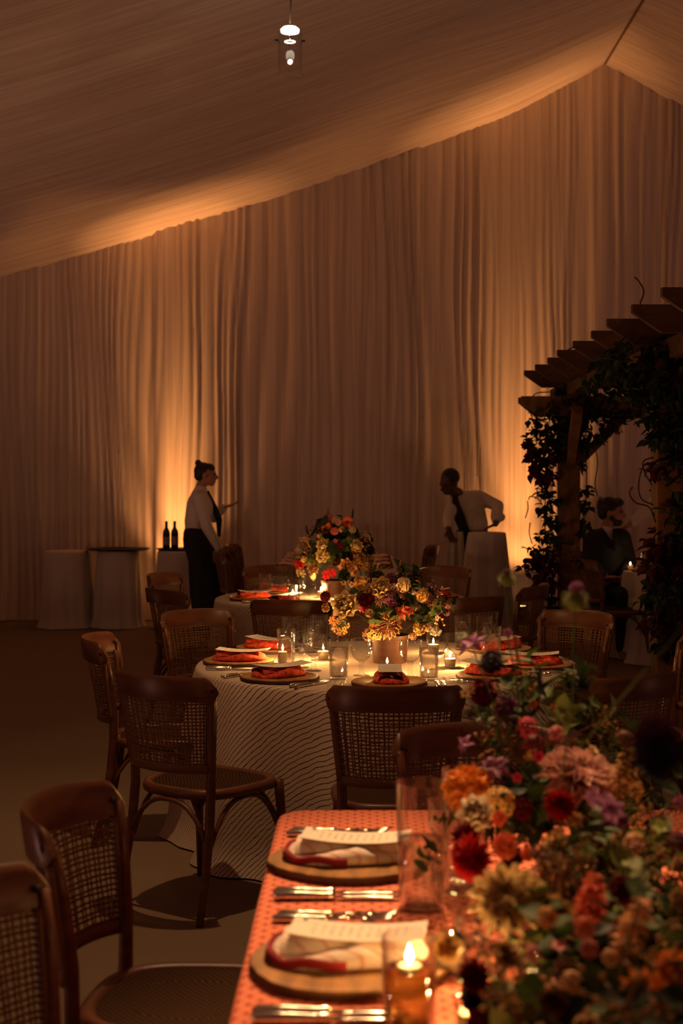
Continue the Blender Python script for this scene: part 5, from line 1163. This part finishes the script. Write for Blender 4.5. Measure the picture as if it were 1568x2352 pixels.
# --- seated man in a dark suit
WY = 12.72
root = empty('person', (PX(1395, 1300, WY).x, WY, 0), 0, 'seated bearded person in dark suit and tie, looking aside beyond the pergola', 'person')
P = lambda px, py, dy=0: PX(px, py, WY + dy)
hc = P(1404, 1178); M = face_frame((1, -.30, -.05), (0, 0, 1)); F = Fig(); head(F, hc, M, 1.12, 1.2)
F.cap(P(1397, 1200), P(1390, 1222), .058, .062); F.cap(P(1364, 1238, 0), P(1424, 1236, 0), .085); F.cap(P(1392, 1250), P(1388, 1310), .14, .13, (1.1, .85)); F.cap(P(1380, 1345, 0), P(1400, 1345, 0), .13)
ks = [Vector((2.05, WY - .42, .54)), Vector((2.26, WY - .42, .54))]
for kx, s in zip(ks, (-1, 1)):
    F.cap((2.15 + s * .09, WY - .02, .56), kx, .085, .062); F.cap(kx, (kx.x, kx.y + .02, .1), .058, .04); F.cap((kx.x, kx.y, .045), (kx.x, kx.y - .14, .035), .036, .03)
sr_, sl_ = P(1356, 1240, 0), P(1430, 1238, .02); er_, el_ = P(1352, 1300, -.06), P(1446, 1290, -.03); wr_, wl_ = P(1390, 1326, -.26), P(1432, 1322, -.26)
for a, b_, c_ in ((sr_, er_, wr_), (sl_, el_, wl_)): F.cap(a, b_, .052, .042); F.cap(b_, c_, .040, .028)
hand(F, wr_, (1, -.1, .05), (0, 0, -1), side=1, curl=.5); hand(F, wl_, (.6, -.6, 0), (0, 0, -1), side=-1, curl=.5)
F.build('body', SK3, root); eyes(root, hc, M, 1.12)
F = Fig(); F.ell(hc + M @ Vector((-.030, 0, .055)), (.108, .100, .090), M); F.ell(hc + M @ Vector((-.065, 0, .005)), (.065, .085, .075), M); F.ell(hc + M @ Vector((.045, 0, .095)), (.062, .075, .042), M)
for k in range(16): F.ell(hc + M @ Vector((-.02 + .10 * cos(k * 1.3), .085 * sin(k * 2.1), .105 + .02 * sin(k * 3))), (.020, .020, .018))
F.build('hair', HR, root, .008)
F = Fig(); F.ell(hc + M @ Vector((.050, 0, -.075)), (.055, .058, .045), M); F.cap(hc + M @ Vector((.005, .07, -.04)), hc + M @ Vector((.05, .045, -.08)), .02); F.cap(hc + M @ Vector((.005, -.07, -.04)), hc + M @ Vector((.05, -.045, -.08)), .02); F.build('beard', HR, root, .007)
F = Fig(); F.cap(P(1366, 1240, 0), P(1424, 1238, 0), .100); F.cap(P(1392, 1252), P(1388, 1316), .168, .16, (1.1, .85)); F.cap(sr_, er_, .075, .062); F.cap(er_, er_.lerp(wr_, .9), .062, .045); F.cap(sl_, el_, .075, .062); F.cap(el_, el_.lerp(wl_, .9), .062, .045); F.build('suit_jacket', NAVY, root)
F = Fig()
for kx, s in zip(ks, (-1, 1)): F.cap((2.15 + s * .09, WY, .56), kx, .105, .078); F.cap(kx, (kx.x, kx.y + .02, .1), .075, .055)
F.build('trousers', NAVY, root)
q = MB(); vs = [P(1383, 1208, -.10), P(1410, 1212, -.12), P(1412, 1222, -.158), P(1409, 1246, -.165), P(1398, 1232, -.16), P(1388, 1218, -.14)]
q.add([v - root.location for v in vs] + [v - root.location + Vector((0, .02, 0)) for v in vs], [tuple(range(6)), tuple(reversed(range(6, 12)))] + [(i, i + 6, (i + 1) % 6 + 6, (i + 1) % 6) for i in range(6)]); q.build('shirt_front', SH, root)
q = MB(); q.sweep([P(1410, 1215, -.165) - root.location, P(1412, 1230, -.175) - root.location, P(1415, 1265, -.17) - root.location], [(-.022, -.006), (.022, -.006), (.022, .006), (-.022, .006)], up=(0, 1, 0), scl=[.7, .9, 1.3]); q.build('tie', BK, root)
# --- standing person behind the vines, arm resting on the seated man's shoulder
WY = 13.3
root = empty('person', (PX(1535, 1300, WY).x, WY, 0), 0, 'standing person in white shirt hidden by vines, arm on seated man\'s shoulder', 'person')
P = lambda px, py, dy=0: PX(px, py, WY + dy)
hc = P(1548, 1085); M = face_frame((-1, -.1, -.15), (0, 0, 1)); F = Fig(); head(F, hc, M, 1.1); F.cap(P(1548, 1108), P(1546, 1124), .055, .06); F.cap(P(1520, 1146), P(1572, 1146), .085); F.cap(P(1546, 1155), P(1546, 1215), .14, .125, (1.1, .85)); F.cap(P(1540, 1235), P(1552, 1235), .13)
s1, e1, w1 = P(1512, 1146, -.05), P(1483, 1178, -.25), P(1447, 1203, -.48); s2, e2, w2 = P(1580, 1146), P(1590, 1205), P(1580, 1262)
for a, b_, c_ in ((s1, e1, w1), (s2, e2, w2)): F.cap(a, b_, .05, .04); F.cap(b_, c_, .038, .027)
hand(F, w1, (-1, -.1, -.45), (0, .2, -1), side=-1, curl=.6); hand(F, w2, (0, 0, -1), (1, 0, 0), curl=.4)
for s in (-1, 1):
    hip = P(1546, 1240) + Vector((s * .09, 0, 0)); F.cap(hip, (hip.x, hip.y, .5), .085, .056); F.cap((hip.x, hip.y, .5), (hip.x, hip.y, .08), .055, .036); F.cap((hip.x, hip.y, .045), (hip.x - .16, hip.y - .02, .035), .036, .03)
F.build('body', SK1, root); eyes(root, hc, M, 1.1)
F = Fig(); F.ell(hc + M @ Vector((-.028, 0, .045)), (.10, .09, .09), M); F.build('hair', HR, root, .008)
F = Fig(); F.cap(P(1522, 1146), P(1570, 1146), .098); F.cap(P(1546, 1155), P(1546, 1226), .16, .145, (1.1, .85)); F.cap(s1, e1, .068, .055); F.cap(e1, e1.lerp(w1, .9), .054, .042); F.cap(s2, e2, .066, .055); F.cap(e2, e2.lerp(w2, .9), .054, .042); F.build('shirt', SH, root)
F = Fig()
for s in (-1, 1):
    hip = P(1546, 1238) + Vector((s * .09, 0, 0)); F.cap(hip, (hip.x, hip.y, .5), .108, .082); F.cap((hip.x, hip.y, .5), (hip.x, hip.y, .10), .08, .07)
F.build('trousers', BK, root)
